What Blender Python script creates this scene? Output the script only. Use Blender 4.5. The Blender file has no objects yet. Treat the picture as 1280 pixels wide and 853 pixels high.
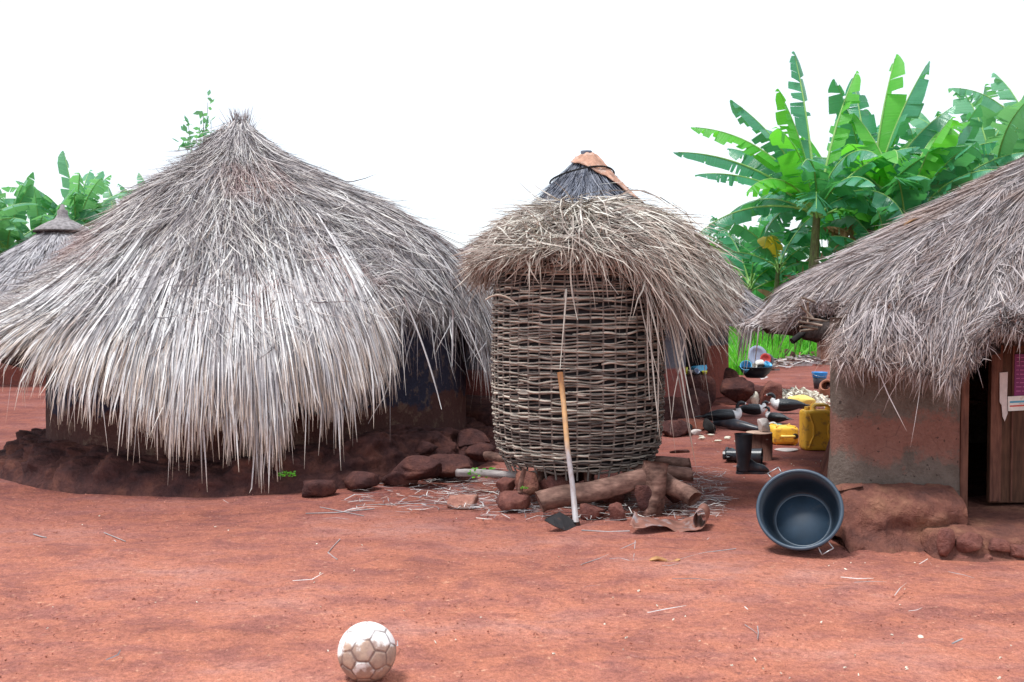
import bpy, bmesh, math, random
import numpy as np
from mathutils import Vector, Matrix
random.seed(7)
RS = np.random.RandomState(11)
R = math.radians
col = bpy.context.scene.collection
scene = bpy.context.scene

# ---------------------------------------------------------------- camera, sky, sun, exposure
F = 1244.0; CAMZ = 1.4; HOR = 385.0
cam_d = bpy.data.cameras.new('camera'); cam_d.lens = 36.0*F/1280.0; cam_d.sensor_width = 36.0
cam_d.clip_end = 2000; cam_d.clip_start = 0.05
cam_d.dof.use_dof = True; cam_d.dof.focus_distance = 7.0; cam_d.dof.aperture_fstop = 6.3
cam = bpy.data.objects.new('camera', cam_d); col.objects.link(cam)
PITCH = math.atan((426.5-HOR)/F)
cam.location = (0, 0, CAMZ); cam.rotation_euler = (math.pi/2-PITCH, 0, 0)
scene.camera = cam
SUN_EL, SUN_AZ = 70, 208          # azimuth of the light source seen from above, degrees counter-clockwise from +x
w = bpy.data.worlds.new('World'); scene.world = w; w.use_nodes = True
nt = w.node_tree; nt.nodes.clear()
sky = nt.nodes.new('ShaderNodeTexSky'); sky.sky_type = 'NISHITA'; sky.sun_disc = False
sky.sun_elevation = R(SUN_EL); sky.sun_rotation = R(90-SUN_AZ)
b1 = nt.nodes.new('ShaderNodeBackground'); b1.inputs['Strength'].default_value = 0.05
b2 = nt.nodes.new('ShaderNodeBackground'); b2.inputs['Color'].default_value = (0.92, 0.955, 1.0, 1); b2.inputs['Strength'].default_value = 0.74
ad = nt.nodes.new('ShaderNodeAddShader'); wo = nt.nodes.new('ShaderNodeOutputWorld')
nt.links.new(sky.outputs[0], b1.inputs['Color']); nt.links.new(b1.outputs[0], ad.inputs[0])
nt.links.new(b2.outputs[0], ad.inputs[1]); nt.links.new(ad.outputs[0], wo.inputs['Surface'])
sd = bpy.data.lights.new('sun', 'SUN'); sd.energy = 2.7; sd.angle = R(12); sd.color = (1, 0.985, 0.955)
so = bpy.data.objects.new('sun', sd); col.objects.link(so)
sv = Vector((math.cos(R(SUN_EL))*math.cos(R(SUN_AZ)), math.cos(R(SUN_EL))*math.sin(R(SUN_AZ)), math.sin(R(SUN_EL))))
so.rotation_euler = sv.to_track_quat('Z', 'Y').to_euler()
vs = scene.view_settings; vs.view_transform = 'Standard'; vs.look = 'None'; vs.gamma = 1; vs.exposure = 0.44; vs.use_curve_mapping = False
scene.cycles.max_bounces = 6; scene.cycles.diffuse_bounces = 3; scene.cycles.transparent_max_bounces = 8

# ---------------------------------------------------------------- helpers
def ray(px, py):
    x = (px-640)/F; y = (426.5-py)/F
    d = Vector((x, math.cos(PITCH)+y*math.sin(PITCH), y*math.cos(PITCH)-math.sin(PITCH)))
    return d
def at(px, py, Y):
    d = ray(px, py); k = Y/d.y
    return Vector((d.x*k, Y, CAMZ+d.z*k))
def gnd(px, py, z=0.0):
    d = ray(px, py); k = (z-CAMZ)/d.z
    return Vector((d.x*k, d.y*k, z))

def hash3(ix, iy, iz, seed=0):
    n = (ix.astype(np.int64)*374761393 + iy.astype(np.int64)*668265263 + iz.astype(np.int64)*1274126177 + seed*1442695041) & 0xffffffff
    n = ((n ^ (n >> 13))*1274126177) & 0xffffffff
    n = (n ^ (n >> 16)) & 0xffffffff
    return n/4294967295.0
def vnoise(p, scale=1.0, seed=0):
    p = np.asarray(p, float)*scale
    i = np.floor(p).astype(np.int64); f = p-i; f = f*f*(3-2*f)
    o = 0
    for dx in (0, 1):
        for dy in (0, 1):
            for dz in (0, 1):
                wgt = (f[..., 0] if dx else 1-f[..., 0])*(f[..., 1] if dy else 1-f[..., 1])*(f[..., 2] if dz else 1-f[..., 2])
                o = o+wgt*hash3(i[..., 0]+dx, i[..., 1]+dy, i[..., 2]+dz, seed)
    return o*2-1
def fbm(p, scale=1.0, oct=4, seed=0, g=0.5):
    s = 0; a = 1; t = 0
    for k in range(oct):
        s = s+a*vnoise(p, scale*2**k, seed+k); t += a; a *= g
    return s/t

def tag(o, label=None, cat=None, group=None, kind=None):
    if label: o['label'] = label
    if cat: o['category'] = cat
    if group: o['group'] = group
    if kind: o['kind'] = kind
    return o
def empty(name, loc, label=None, cat=None, group=None, rz=0.0):
    o = bpy.data.objects.new(name, None); o.empty_display_size = 0.1
    o.location = loc; o.rotation_euler = (0, 0, rz); col.objects.link(o)
    return tag(o, label, cat, group)
def link(name, me, mat, parent=None, loc=None):
    o = bpy.data.objects.new(name, me); col.objects.link(o)
    if mat is not None and not me.materials: me.materials.append(mat)
    if parent: o.parent = parent
    if loc is not None: o.location = loc
    return o
def npmesh(name, V, Fq, smooth=False, attrs=None, off=None):
    V = np.asarray(V, np.float32).reshape(-1, 3)
    if off is not None: V = V-np.asarray(off, np.float32)
    Fq = np.asarray(Fq, np.int32); n = Fq.shape[1]
    me = bpy.data.meshes.new(name)
    me.vertices.add(len(V)); me.vertices.foreach_set('co', V.ravel())
    me.loops.add(Fq.size); me.loops.foreach_set('vertex_index', Fq.ravel())
    me.polygons.add(len(Fq)); me.polygons.foreach_set('loop_start', np.arange(0, Fq.size, n, dtype=np.int32))
    me.polygons.foreach_set('use_smooth', np.full(len(Fq), smooth, dtype=bool))
    me.update(calc_edges=True)
    for k, a in (attrs or {}).items():
        at_ = me.attributes.new(k, 'FLOAT', 'POINT'); at_.data.foreach_set('value', np.asarray(a, np.float32).ravel())
    me.validate()
    return me
def bmobj(name, bm, mat, parent=None, smooth=False, loc=None):
    me = bpy.data.meshes.new(name); bmesh.ops.recalc_face_normals(bm, faces=bm.faces); bm.to_mesh(me); bm.free()
    if smooth:
        me.polygons.foreach_set('use_smooth', np.ones(len(me.polygons), dtype=bool))
    return link(name, me, mat, parent, loc)
def grid_faces(nu, nv, wrap_u=False, wrap_v=False, base=0):
    iu = np.arange(nu if wrap_u else nu-1); iv = np.arange(nv if wrap_v else nv-1)
    U, Vv = np.meshgrid(iu, iv, indexing='ij'); U = U.ravel(); Vv = Vv.ravel()
    U1 = (U+1) % nu; V1 = (Vv+1) % nv
    return np.stack([U*nv+Vv, U1*nv+Vv, U1*nv+V1, U*nv+V1], 1)+base
def ribbons(P, W, side=None, roll=0.6, fold=0.0):
    """P (N,K,3) paths, W (N,K) half widths -> verts, faces, rnd, t"""
    N, K, _ = P.shape
    T = np.gradient(P, axis=1); T /= np.linalg.norm(T, axis=2, keepdims=True)+1e-9
    if side is None:
        side = RS.normal(size=(N, 1, 3))
    S = np.cross(T, side); S /= np.linalg.norm(S, axis=2, keepdims=True)+1e-9
    Nn = np.cross(S, T)
    a = RS.uniform(-roll, roll, (N, 1, 1))
    S = S*np.cos(a)+Nn*np.sin(a)
    A = P-S*W[..., None]; B = P+S*W[..., None]
    V = np.stack([A, B], 2).reshape(N*K*2, 3)
    k = np.arange(K-1)
    f = np.stack([k*2, k*2+1, k*2+3, k*2+2], 1)[None]+(np.arange(N)*K*2)[:, None, None]
    rnd = np.repeat(RS.rand(N), K*2); t = np.tile(np.repeat(np.linspace(0, 1, K), 2), N)
    return V, f.reshape(-1, 4), rnd, t
def ribbon_mesh(name, P, W, side=None, roll=0.6, off=None, zone=None):
    V, f, rnd, t = ribbons(P, W, side, roll)
    at_ = {'rnd': rnd, 'tt': t}
    if zone is not None: at_['zone'] = np.repeat(zone, P.shape[1]*2)
    return npmesh(name, V, f, False, at_, off)
def tube_arr(path, rad, n=8, caps=True, flat=1.0, noise=0.0, nseed=0, up=None, lobe=0.0):
    P = np.asarray(path, float); K = len(P); rad = np.broadcast_to(np.asarray(rad, float), (K,))
    T = np.gradient(P, axis=0); T /= np.linalg.norm(T, axis=1, keepdims=True)+1e-9
    u = np.asarray(up if up is not None else ((0, 0, 1) if abs(T[0][2]) < 0.9 else (1, 0, 0)), float)
    Vs = []
    for k in range(K):
        s = np.cross(T[k], u); s /= np.linalg.norm(s)+1e-9
        u = np.cross(s, T[k]); u /= np.linalg.norm(u)+1e-9
        a = np.linspace(0, 2*np.pi, n, endpoint=False)
        ring = P[k]+rad[k]*(np.cos(a)[:, None]*s+flat*np.sin(a)[:, None]*u)
        if lobe: ring = P[k]+(ring-P[k])*(1+lobe*np.sin(3*a+k*.16+nseed)+lobe*.6*np.sin(5*a-k*.11+nseed*2))[:, None]
        Vs.append(ring)
    V = np.array(Vs)
    if noise:
        d = V-P[:, None, :]
        nn = fbm(V.reshape(-1, 3)*np.array([1, 1, 1.]), 14, 3, nseed).reshape(K, n, 1)
        V = V+d*nn*noise
    V = V.reshape(-1, 3); f = grid_faces(K, n, False, True)
    if caps:
        V = np.vstack([V, P[0:1], P[-1:]]); c0 = K*n; c1 = c0+1
        i = np.arange(n); j = (i+1) % n
        f = np.vstack([f, np.stack([j, i, np.full(n, c0), np.full(n, c0)], 1), np.stack([i+(K-1)*n, j+(K-1)*n, np.full(n, c1), np.full(n, c1)], 1)])
    return V, f
def mesh_from(name, parts, smooth=True, off=None, extra=None):
    """list of (V, F) quads (degenerate quads = tris) -> mesh through from_pydata"""
    V = []; Fc = []; b = 0; at_ = []
    for k, (v, f) in enumerate(parts):
        v = np.asarray(v, float); V.append(v)
        for q in np.asarray(f).tolist():
            q = [x+b for x in q]
            if q[2] == q[3]: q = q[:3]
            Fc.append(q)
        b += len(v); at_ += [extra[k] if extra else 0.5]*len(v)
    V = np.vstack(V)
    if off is not None: V = V-np.asarray(off)
    me = bpy.data.meshes.new(name); me.from_pydata(V.tolist(), [], Fc)
    me.polygons.foreach_set('use_smooth', np.full(len(me.polygons), smooth, dtype=bool))
    a = me.attributes.new('rnd', 'FLOAT', 'POINT'); a.data.foreach_set('value', np.array(at_, np.float32))
    me.update(); return me
def tubeobj(name, path, rad, mat, parent=None, n=8, off=None, smooth=True, **kw):
    return link(name, mesh_from(name, [tube_arr(path, rad, n, **kw)], smooth, off), mat, parent)
def bez(p0, p1, p2, n=8):
    t = np.linspace(0, 1, n)[:, None]
    return (1-t)**2*np.array(p0)+2*t*(1-t)*np.array(p1)+t*t*np.array(p2)
def box_bm(sx, sy, sz, bev=0.0, seg=2, cz=None):
    bm = bmesh.new(); bmesh.ops.create_cube(bm, size=1)
    bmesh.ops.scale(bm, vec=(sx, sy, sz), verts=bm.verts)
    if cz is not None: bmesh.ops.translate(bm, vec=(0, 0, cz), verts=bm.verts)
    if bev: bmesh.ops.bevel(bm, geom=bm.edges[:], offset=bev, segments=seg, affect='EDGES', profile=0.5)
    return bm
def xf(bm, loc=(0, 0, 0), rot=(0, 0, 0)):
    from mathutils import Euler
    bm.transform(Matrix.Translation(loc) @ Euler(rot).to_matrix().to_4x4()); return bm
def lathe_arr(prof, n=32):
    a = np.linspace(0, 2*np.pi, n, endpoint=False)
    V = np.array([[[r*math.cos(t), r*math.sin(t), z] for t in a] for r, z in prof]).reshape(-1, 3)
    return V, grid_faces(len(prof), n, False, True)
def rock_mesh(name, size, seed, rough=0.22, sub=3, blocky=0.0, fine=0.06):
    bm = bmesh.new(); bmesh.ops.create_icosphere(bm, subdivisions=sub, radius=1)
    V = np.array([v.co[:] for v in bm.verts])
    if blocky:
        m = np.max(np.abs(V), axis=1, keepdims=True); V = V*(1-blocky)+(V/m)*0.85*blocky
    n = fbm(V, 1.3, 3, seed)[:, None]; n2 = fbm(V, 5, 3, seed+50)[:, None]
    V = V*(1+rough*n+fine*n2)
    rs_ = np.random.RandomState(seed+7)
    for _k in range(11):
        d_ = rs_.normal(size=3); d_ /= np.linalg.norm(d_); q_ = V@d_; V = V-np.maximum(0, q_-rs_.uniform(.55, .82))[:, None]*d_*.92
    V = V*(1+0.025*fbm(V, 9, 3, seed+70)[:, None])
    V = V*np.array(size)*1.12
    V[:, 2] -= V[:, 2].min()
    for v, c in zip(bm.verts, V): v.co = c
    me = bpy.data.meshes.new(name); bm.to_mesh(me); bm.free()
    me.polygons.foreach_set('use_smooth', np.ones(len(me.polygons), dtype=bool)); return me

# ---------------------------------------------------------------- materials
def mat(name, build):
    m = bpy.data.materials.new(name); m.use_nodes = True; t = m.node_tree
    b = t.nodes.get('Principled BSDF'); build(t, b); return m
def N(t, typ, **kw):
    n = t.nodes.new(typ)
    for k, v in kw.items():
        if k in ('operation', 'blend_type', 'data_type', 'attribute_name', 'feature', 'noise_dimensions', 'distance', 'vector_type'): setattr(n, k, v)
        else: n.inputs[k].default_value = v
    return n
def L(t, a, b): t.links.new(a, b)
def coords(t, scale=(1, 1, 1), obj=True):
    tc = N(t, 'ShaderNodeTexCoord'); mp = N(t, 'ShaderNodeMapping'); mp.inputs['Scale'].default_value = scale
    L(t, tc.outputs['Object'], mp.inputs['Vector']); return mp.outputs[0]
def noise(t, vec, scale, detail=4, rough=0.55, dist=0.0):
    n = N(t, 'ShaderNodeTexNoise', Scale=scale, Detail=detail, Roughness=rough, Distortion=dist); L(t, vec, n.inputs['Vector']); return n.outputs['Fac']
def ramp(t, fac, stops, interp='LINEAR'):
    r = t.nodes.new('ShaderNodeValToRGB'); cr = r.color_ramp; cr.interpolation = interp
    while len(cr.elements) > 1: cr.elements.remove(cr.elements[-1])
    for i, (p, c) in enumerate(stops):
        e = cr.elements[0] if i == 0 else cr.elements.new(p)
        e.position = p; e.color = (c if len(c) == 4 else (*c, 1)) if not isinstance(c, (int, float)) else (c, c, c, 1)
    L(t, fac, r.inputs[0]); return r.outputs[0]
def mixc(t, fac, a, b, blend='MIX'):
    m = t.nodes.new('ShaderNodeMix'); m.data_type = 'RGBA'; m.blend_type = blend
    for s, x in ((m.inputs[0], fac), (m.inputs[6], a), (m.inputs[7], b)):
        if hasattr(x, 'is_linked') or isinstance(x, bpy.types.NodeSocket): L(t, x, s)
        else: s.default_value = x if isinstance(x, (int, float)) else ((*x, 1) if len(x) == 3 else x)
    return m.outputs[2]
def math_(t, op, a, b=0.0):
    m = N(t, 'ShaderNodeMath', operation=op)
    for i, x in enumerate((a, b)):
        if isinstance(x, bpy.types.NodeSocket): L(t, x, m.inputs[i])
        else: m.inputs[i].default_value = x
    return m.outputs[0]
def bump(t, b, h, strength=0.4, dist=0.02):
    n = N(t, 'ShaderNodeBump', Strength=strength, Distance=dist); L(t, h, n.inputs['Height']); L(t, n.outputs[0], b.inputs['Normal'])
def attr(t, name):
    a = t.nodes.new('ShaderNodeAttribute'); a.attribute_name = name; return a.outputs['Fac']
def simple(name, c, rough=0.6, spec=0.5, var=0.12, scale=20, bmp=0.15, metal=0.0, dirt=None):
    def f(t, b):
        v = coords(t); n = noise(t, v, scale)
        hi = tuple(min(1, x*(1+var)) for x in c); lo = tuple(x*(1-var*1.5) for x in c)
        o = ramp(t, n, [(0.3, lo), (0.7, hi)])
        if dirt:
            n2 = noise(t, v, dirt[1], 5, 0.65); o = mixc(t, ramp(t, n2, [(dirt[2], 0.0), (dirt[2]+0.15, 1.0)]), o, dirt[0])
        L(t, o, b.inputs['Base Color']); b.inputs['Roughness'].default_value = rough
        b.inputs['Specular IOR Level'].default_value = spec; b.inputs['Metallic'].default_value = metal
        if bmp: bump(t, b, noise(t, v, scale*3), bmp, 0.01)
    return mat(name, f)
def straw_mat(name, stops, tip, tipamt=0.5, patch=None, trans=0.0, patchpos=(0.56, 0.66)):
    def f(t, b):
        r = attr(t, 'rnd'); tt = attr(t, 'tt')
        c = ramp(t, r, stops)
        v = coords(t, (1, 1, 1)); n = noise(t, v, 2.2, 4)
        c = mixc(t, ramp(t, n, [(0.35, 0.0), (0.65, 0.45)]), c, mixc(t, 1.0, c, (0.66, 0.6, 0.62), 'MULTIPLY'))
        if patch:
            n3 = noise(t, v, 1.3, 3); c = mixc(t, ramp(t, n3, [(patchpos[0], 0.0), (patchpos[1], 0.75)]), c, mixc(t, 0.5, c, patch))
        c = mixc(t, math_(t, 'MULTIPLY', ramp(t, tt, [(0.72, 0.0), (1.0, 1.0)]), tipamt), c, tip)
        n4 = noise(t, v, 60, 3); c = mixc(t, 0.35, c, mixc(t, 1.0, c, ramp(t, n4, [(0.3, 0.45), (0.6, 1.0)]), 'MULTIPLY'))
        L(t, c, b.inputs['Base Color']); b.inputs['Roughness'].default_value = 0.6; b.inputs['Specular IOR Level'].default_value = 0.3
    return mat(name, f)

M = {}
M['straw_pale'] = straw_mat('straw_pale', [(0, (0.15, 0.14, 0.15)), (0.18, (0.36, 0.35, 0.36)), (0.4, (0.62, 0.61, 0.61)), (0.7, (0.80, 0.80, 0.79)), (1, (0.90, 0.90, 0.87))], (0.54, 0.36, 0.23), 0.7)
M['straw_worn'] = straw_mat('straw_worn', [(0, (0.07, 0.06, 0.07)), (0.25, (0.24, 0.22, 0.23)), (0.55, (0.47, 0.445, 0.445)), (0.85, (0.70, 0.675, 0.65)), (1, (0.80, 0.77, 0.71))], (0.33, 0.2, 0.14), 0.4, patch=(0.36, 0.16, 0.13))
M['straw_mess'] = straw_mat('straw_mess', [(0, (0.17, 0.14, 0.125)), (0.25, (0.36, 0.31, 0.27)), (0.5, (0.56, 0.52, 0.45)), (0.8, (0.76, 0.73, 0.64)), (1, (0.88, 0.86, 0.76))], (0.4, 0.24, 0.18), 0.5, patch=(0.42, 0.22, 0.12))
M['straw_brown'] = straw_mat('straw_brown', [(0, (0.07, 0.058, 0.06)), (0.25, (0.22, 0.19, 0.19)), (0.6, (0.45, 0.40, 0.40)), (0.9, (0.60, 0.55, 0.54)), (1, (0.70, 0.63, 0.57))], (0.31, 0.175, 0.12), 0.65, patch=(0.34, 0.19, 0.12))
M['straw_grey'] = straw_mat('straw_grey', [(0, (0.16, 0.15, 0.16)), (0.5, (0.34, 0.32, 0.33)), (1, (0.50, 0.47, 0.45))], (0.2, 0.13, 0.1), 0.6)
M['straw_pale_grey'] = straw_mat('straw_pale_grey', [(0, (0.28, 0.27, 0.29)), (0.5, (0.46, 0.45, 0.47)), (1, (0.62, 0.60, 0.60))], (0.3, 0.25, 0.22), 0.4)
M['straw_blue'] = straw_mat('straw_blue', [(0, (0.07, 0.08, 0.11)), (0.5, (0.16, 0.18, 0.23)), (1, (0.30, 0.32, 0.37))], (0.2, 0.16, 0.14), 0.3)
M['thatch_core'] = simple('thatch_core', (0.06, 0.048, 0.045), 0.9, 0.1, 0.4, 18, 0.8)
M['thatch_grey'] = simple('thatch_grey', (0.28, 0.26, 0.26), 0.9, 0.1, 0.3, 14, 0.8)
def weave_f(t, b):
    r = attr(t, 'rnd'); c = ramp(t, r, [(0, (0.09, 0.07, 0.062)), (0.35, (0.22, 0.18, 0.155)), (0.7, (0.42, 0.36, 0.30)), (1, (0.62, 0.55, 0.46))])
    v = coords(t, (1, 1, 1)); n = noise(t, v, 9, 4); c = mixc(t, 0.8, c, mixc(t, 1.0, c, ramp(t, n, [(0.3, 0.4), (0.6, 1.0)]), 'MULTIPLY'))
    L(t, c, b.inputs['Base Color']); b.inputs['Roughness'].default_value = 0.7; b.inputs['Specular IOR Level'].default_value = 0.3
    bump(t, b, noise(t, coords(t, (1, 1, 3)), 80), 0.5, 0.006)
M['weave'] = mat('weave', weave_f)
def earth_f(t, b):
    v = coords(t); vs_ = coords(t, (0.75, 1.2, 1))
    n1 = noise(t, vs_, 0.9, 6, 0.6); n2 = noise(t, vs_, 4.5, 6, 0.65, 0.4); n3 = noise(t, v, 40, 5, 0.7); n4 = noise(t, v, 11, 5, 0.7)
    c = ramp(t, n1, [(0.32, (0.22, 0.080, 0.063)), (0.5, (0.35, 0.137, 0.106)), (0.68, (0.53, 0.26, 0.205))])
    c = mixc(t, ramp(t, n2, [(0.40, 0.0), (0.62, 0.75)]), c, (0.48, 0.18, 0.112))
    c = mixc(t, ramp(t, n2, [(0.30, 0.6), (0.47, 0.0)]), c, (0.27, 0.11, 0.092))
    c = mixc(t, ramp(t, n4, [(0.56, 0.0), (0.68, 0.7)]), c, (0.26, 0.10, 0.08))
    c = mixc(t, ramp(t, n4, [(0.28, 0.55), (0.38, 0.0)]), c, (0.60, 0.30, 0.19))
    n6 = noise(t, v, 120, 4, 0.75); n7 = noise(t, v, 22, 6, 0.75)
    c = mixc(t, ramp(t, n7, [(0.58, 0.0), (0.66, 0.6)]), c, (0.23, 0.10, 0.085))
    c = mixc(t, ramp(t, n7, [(0.33, 0.5), (0.41, 0.0)]), c, (0.66, 0.36, 0.25))
    c = mixc(t, 0.6, c, mixc(t, 1.0, c, ramp(t, n3, [(0.3, 0.6), (0.62, 1.3)]), 'MULTIPLY'))
    c = mixc(t, 0.6, c, mixc(t, 1.0, c, ramp(t, n6, [(0.3, 0.6), (0.62, 1.3)]), 'MULTIPLY'))
    # trodden soil; shade painted in as a darker tone towards the houses
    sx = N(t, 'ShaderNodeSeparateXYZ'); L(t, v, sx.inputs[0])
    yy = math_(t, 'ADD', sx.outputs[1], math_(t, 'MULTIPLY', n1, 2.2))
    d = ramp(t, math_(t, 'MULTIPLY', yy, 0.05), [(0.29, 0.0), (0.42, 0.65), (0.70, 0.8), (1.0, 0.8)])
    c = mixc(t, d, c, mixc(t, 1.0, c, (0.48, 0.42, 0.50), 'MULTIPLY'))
    # green field beyond the yard
    n5 = noise(t, v, 0.5, 4)
    g = ramp(t, math_(t, 'ADD', math_(t, 'MULTIPLY', sx.outputs[1], 0.02), math_(t, 'MULTIPLY', n5, 0.12)), [(0.60, 0.0), (0.66, 1.0)])
    c = mixc(t, g, c, (0.06, 0.17, 0.03))
    L(t, c, b.inputs['Base Color']); b.inputs['Roughness'].default_value = 0.95; b.inputs['Specular IOR Level'].default_value = 0.1
    h = math_(t, 'ADD', math_(t, 'MULTIPLY', n4, 1.0), math_(t, 'MULTIPLY', n3, 0.45))
    h = math_(t, 'ADD', h, math_(t, 'MULTIPLY', n2, 1.5))
    bump(t, b, h, 0.8, 0.04)
M['earth'] = mat('earth', earth_f)
def mud_f(base, lo, hi):
    def f(t, b):
        v = coords(t); n = noise(t, v, 5, 6, 0.65); n2 = noise(t, v, 26, 5, 0.7)
        c = ramp(t, n, [(0.3, lo), (0.5, base), (0.72, hi)])
        c = mixc(t, 0.6, c, mixc(t, 1.0, c, ramp(t, n2, [(0.3, 0.5), (0.65, 1.1)]), 'MULTIPLY'))
        L(t, c, b.inputs['Base Color']); b.inputs['Roughness'].default_value = 0.95; b.inputs['Specular IOR Level'].default_value = 0.12
        bump(t, b, math_(t, 'ADD', n2, math_(t, 'MULTIPLY', n, 2.0)), 0.8, 0.03)
    return f
M['mud'] = mat('mud', mud_f((0.24, 0.085, 0.06), (0.15, 0.055, 0.048), (0.36, 0.14, 0.085)))
M['mud_dark'] = mat('mud_dark', mud_f((0.095, 0.042, 0.038), (0.05, 0.027, 0.028), (0.18, 0.074, 0.054)))
M['mud_light'] = mat('mud_light', mud_f((0.20, 0.083, 0.062), (0.115, 0.054, 0.047), (0.32, 0.155, 0.10)))
M['rock'] = mat('rock', mud_f((0.21, 0.085, 0.068), (0.12, 0.055, 0.052), (0.34, 0.16, 0.12)))
M['rock_pale'] = mat('rock_pale', mud_f((0.42, 0.20, 0.15), (0.26, 0.11, 0.09), (0.58, 0.38, 0.31)))
M['grit'] = simple('grit', (0.46, 0.19, 0.14), .95, .1, .3, 20, .2)
M['brick'] = mat('brick', mud_f((0.40, 0.14, 0.09), (0.27, 0.10, 0.075), (0.52, 0.2, 0.13)))
def wall_f(top, low, zsplit, patchc, spread=0.25, pamt=0.6):
    def f(t, b):
        v = coords(t); sx = N(t, 'ShaderNodeSeparateXYZ'); L(t, v, sx.inputs[0])
        n = noise(t, v, 2.6, 5, 0.6); n2 = noise(t, v, 9, 6, 0.7); n3 = noise(t, v, 45, 4, 0.7)
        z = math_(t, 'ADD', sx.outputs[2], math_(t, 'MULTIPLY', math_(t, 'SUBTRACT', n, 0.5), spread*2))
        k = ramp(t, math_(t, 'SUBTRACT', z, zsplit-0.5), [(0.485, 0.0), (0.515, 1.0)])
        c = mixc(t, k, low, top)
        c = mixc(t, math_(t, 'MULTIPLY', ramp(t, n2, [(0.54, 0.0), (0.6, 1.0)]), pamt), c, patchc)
        c = mixc(t, 0.45, c, mixc(t, 1.0, c, ramp(t, n3, [(0.3, 0.5), (0.62, 1.1)]), 'MULTIPLY'))
        L(t, c, b.inputs['Base Color']); b.inputs['Roughness'].default_value = 0.9; b.inputs['Specular IOR Level'].default_value = 0.15
        bump(t, b, math_(t, 'ADD', n3, math_(t, 'MULTIPLY', n2, 3.0)), 0.5, 0.02)
    return f
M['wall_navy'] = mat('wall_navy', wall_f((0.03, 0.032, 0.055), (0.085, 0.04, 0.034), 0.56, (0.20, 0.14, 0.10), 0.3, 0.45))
M['wall_grey'] = mat('wall_grey', wall_f((0.15, 0.16, 0.19), (0.27, 0.09, 0.075), 0.68, (0.12, 0.10, 0.11), 0.03, 0.25))
M['wall_far'] = mat('wall_far', wall_f((0.10, 0.12, 0.16), (0.26, 0.08, 0.06), 0.82, (0.10, 0.06, 0.06), 0.04, 0.3))
def house_wall_f(t, b):
    v = coords(t); sx = N(t, 'ShaderNodeSeparateXYZ'); L(t, v, sx.inputs[0])
    n = noise(t, v, 3.2, 9, 0.72); n2 = noise(t, v, 10, 8, 0.75); n3 = noise(t, v, 55, 4, 0.7)
    c = ramp(t, n2, [(0.3, (0.115, 0.088, 0.072)), (0.7, (0.20, 0.16, 0.135))])
    # horizontal band where the grey render has worn off the red mud
    z = math_(t, 'ABSOLUTE', math_(t, 'SUBTRACT', sx.outputs[2], 0.62), 0)
    band = math_(t, 'SUBTRACT', math_(t, 'ADD', math_(t, 'MULTIPLY', n, 1.1), math_(t, 'MULTIPLY', n2, 0.75)), math_(t, 'MULTIPLY', z, 1.5))
    c = mixc(t, math_(t, 'MULTIPLY', ramp(t, band, [(0.715, 0.0), (0.725, 0.5), (0.80, 0.55), (0.81, 1.0)]), 0.52), c, (0.30, 0.10, 0.07))
    pit = noise(t, v, 30, 2, 0.5); c = mixc(t, ramp(t, pit, [(0.69, 0.0), (0.72, 0.8)]), c, (0.05, 0.035, 0.03))
    cv = coords(t, (1, 1, 1.6)); ck = N(t, 'ShaderNodeTexVoronoi', feature='DISTANCE_TO_EDGE', Scale=5.0); L(t, cv, ck.inputs['Vector']); c = mixc(t, math_(t, 'MULTIPLY', ramp(t, ck.outputs['Distance'], [(0.0, 1.0), (0.012, 0.0)]), ramp(t, n, [(0.5, 0.0), (0.6, 0.6)])), c, (0.06, 0.04, 0.035))
    c = mixc(t, ramp(t, n2, [(0.62, 0.0), (0.7, 0.5)]), c, (0.11, 0.07, 0.06))
    c = mixc(t, 0.4, c, mixc(t, 1.0, c, ramp(t, n3, [(0.3, 0.55), (0.62, 1.1)]), 'MULTIPLY'))
    L(t, c, b.inputs['Base Color']); b.inputs['Roughness'].default_value = 0.92; b.inputs['Specular IOR Level'].default_value = 0.12
    bump(t, b, math_(t, 'ADD', n3, math_(t, 'MULTIPLY', n2, 3.0)), 0.55, 0.02)
M['house_wall'] = mat('house_wall', house_wall_f)
def wood_f(a, c2, sc=(12, 12, 1.5), k=0.4):
    def f(t, b):
        v = coords(t, sc); n = noise(t, v, 4, 5, 0.6); n2 = noise(t, coords(t), 7, 4)
        c = ramp(t, n, [(0.3, a), (0.7, c2)]); c = mixc(t, k, c, mixc(t, 1.0, c, ramp(t, n2, [(0.35, 0.45), (0.6, 1.1)]), 'MULTIPLY'))
        L(t, c, b.inputs['Base Color']); b.inputs['Roughness'].default_value = 0.8; b.inputs['Specular IOR Level'].default_value = 0.2
        bump(t, b, n, 0.6, 0.01)
    return f
M['log'] = mat('log', wood_f((0.085, 0.042, 0.034), (0.27, 0.155, 0.12), (3, 9, 9), 0.9))
M['log_grey'] = mat('log_grey', wood_f((0.20, 0.17, 0.17), (0.42, 0.38, 0.36), (2, 9, 9)))
M['pole'] = mat('pole', wood_f((0.22, 0.15, 0.12), (0.48, 0.38, 0.30), (3, 9, 9)))
def handle_f(t, b):
    v = coords(t, (20, 20, 3)); n = noise(t, v, 3, 5); sx = N(t, 'ShaderNodeSeparateXYZ'); L(t, coords(t), sx.inputs[0])
    c = mixc(t, ramp(t, math_(t, 'ADD', sx.outputs[2], math_(t, 'MULTIPLY', n, 0.15)), [(0.48, 0.0), (0.60, 1.0)]), (0.36, 0.33, 0.34), (0.58, 0.34, 0.15))
    c = mixc(t, ramp(t, n, [(0.45, 0.0), (0.65, 0.5)]), c, (0.25, 0.17, 0.13))
    L(t, c, b.inputs['Base Color']); b.inputs['Roughness'].default_value = 0.55; bump(t, b, n, 0.3, 0.005)
M['hoe_handle'] = mat('hoe_handle', handle_f)
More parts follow.
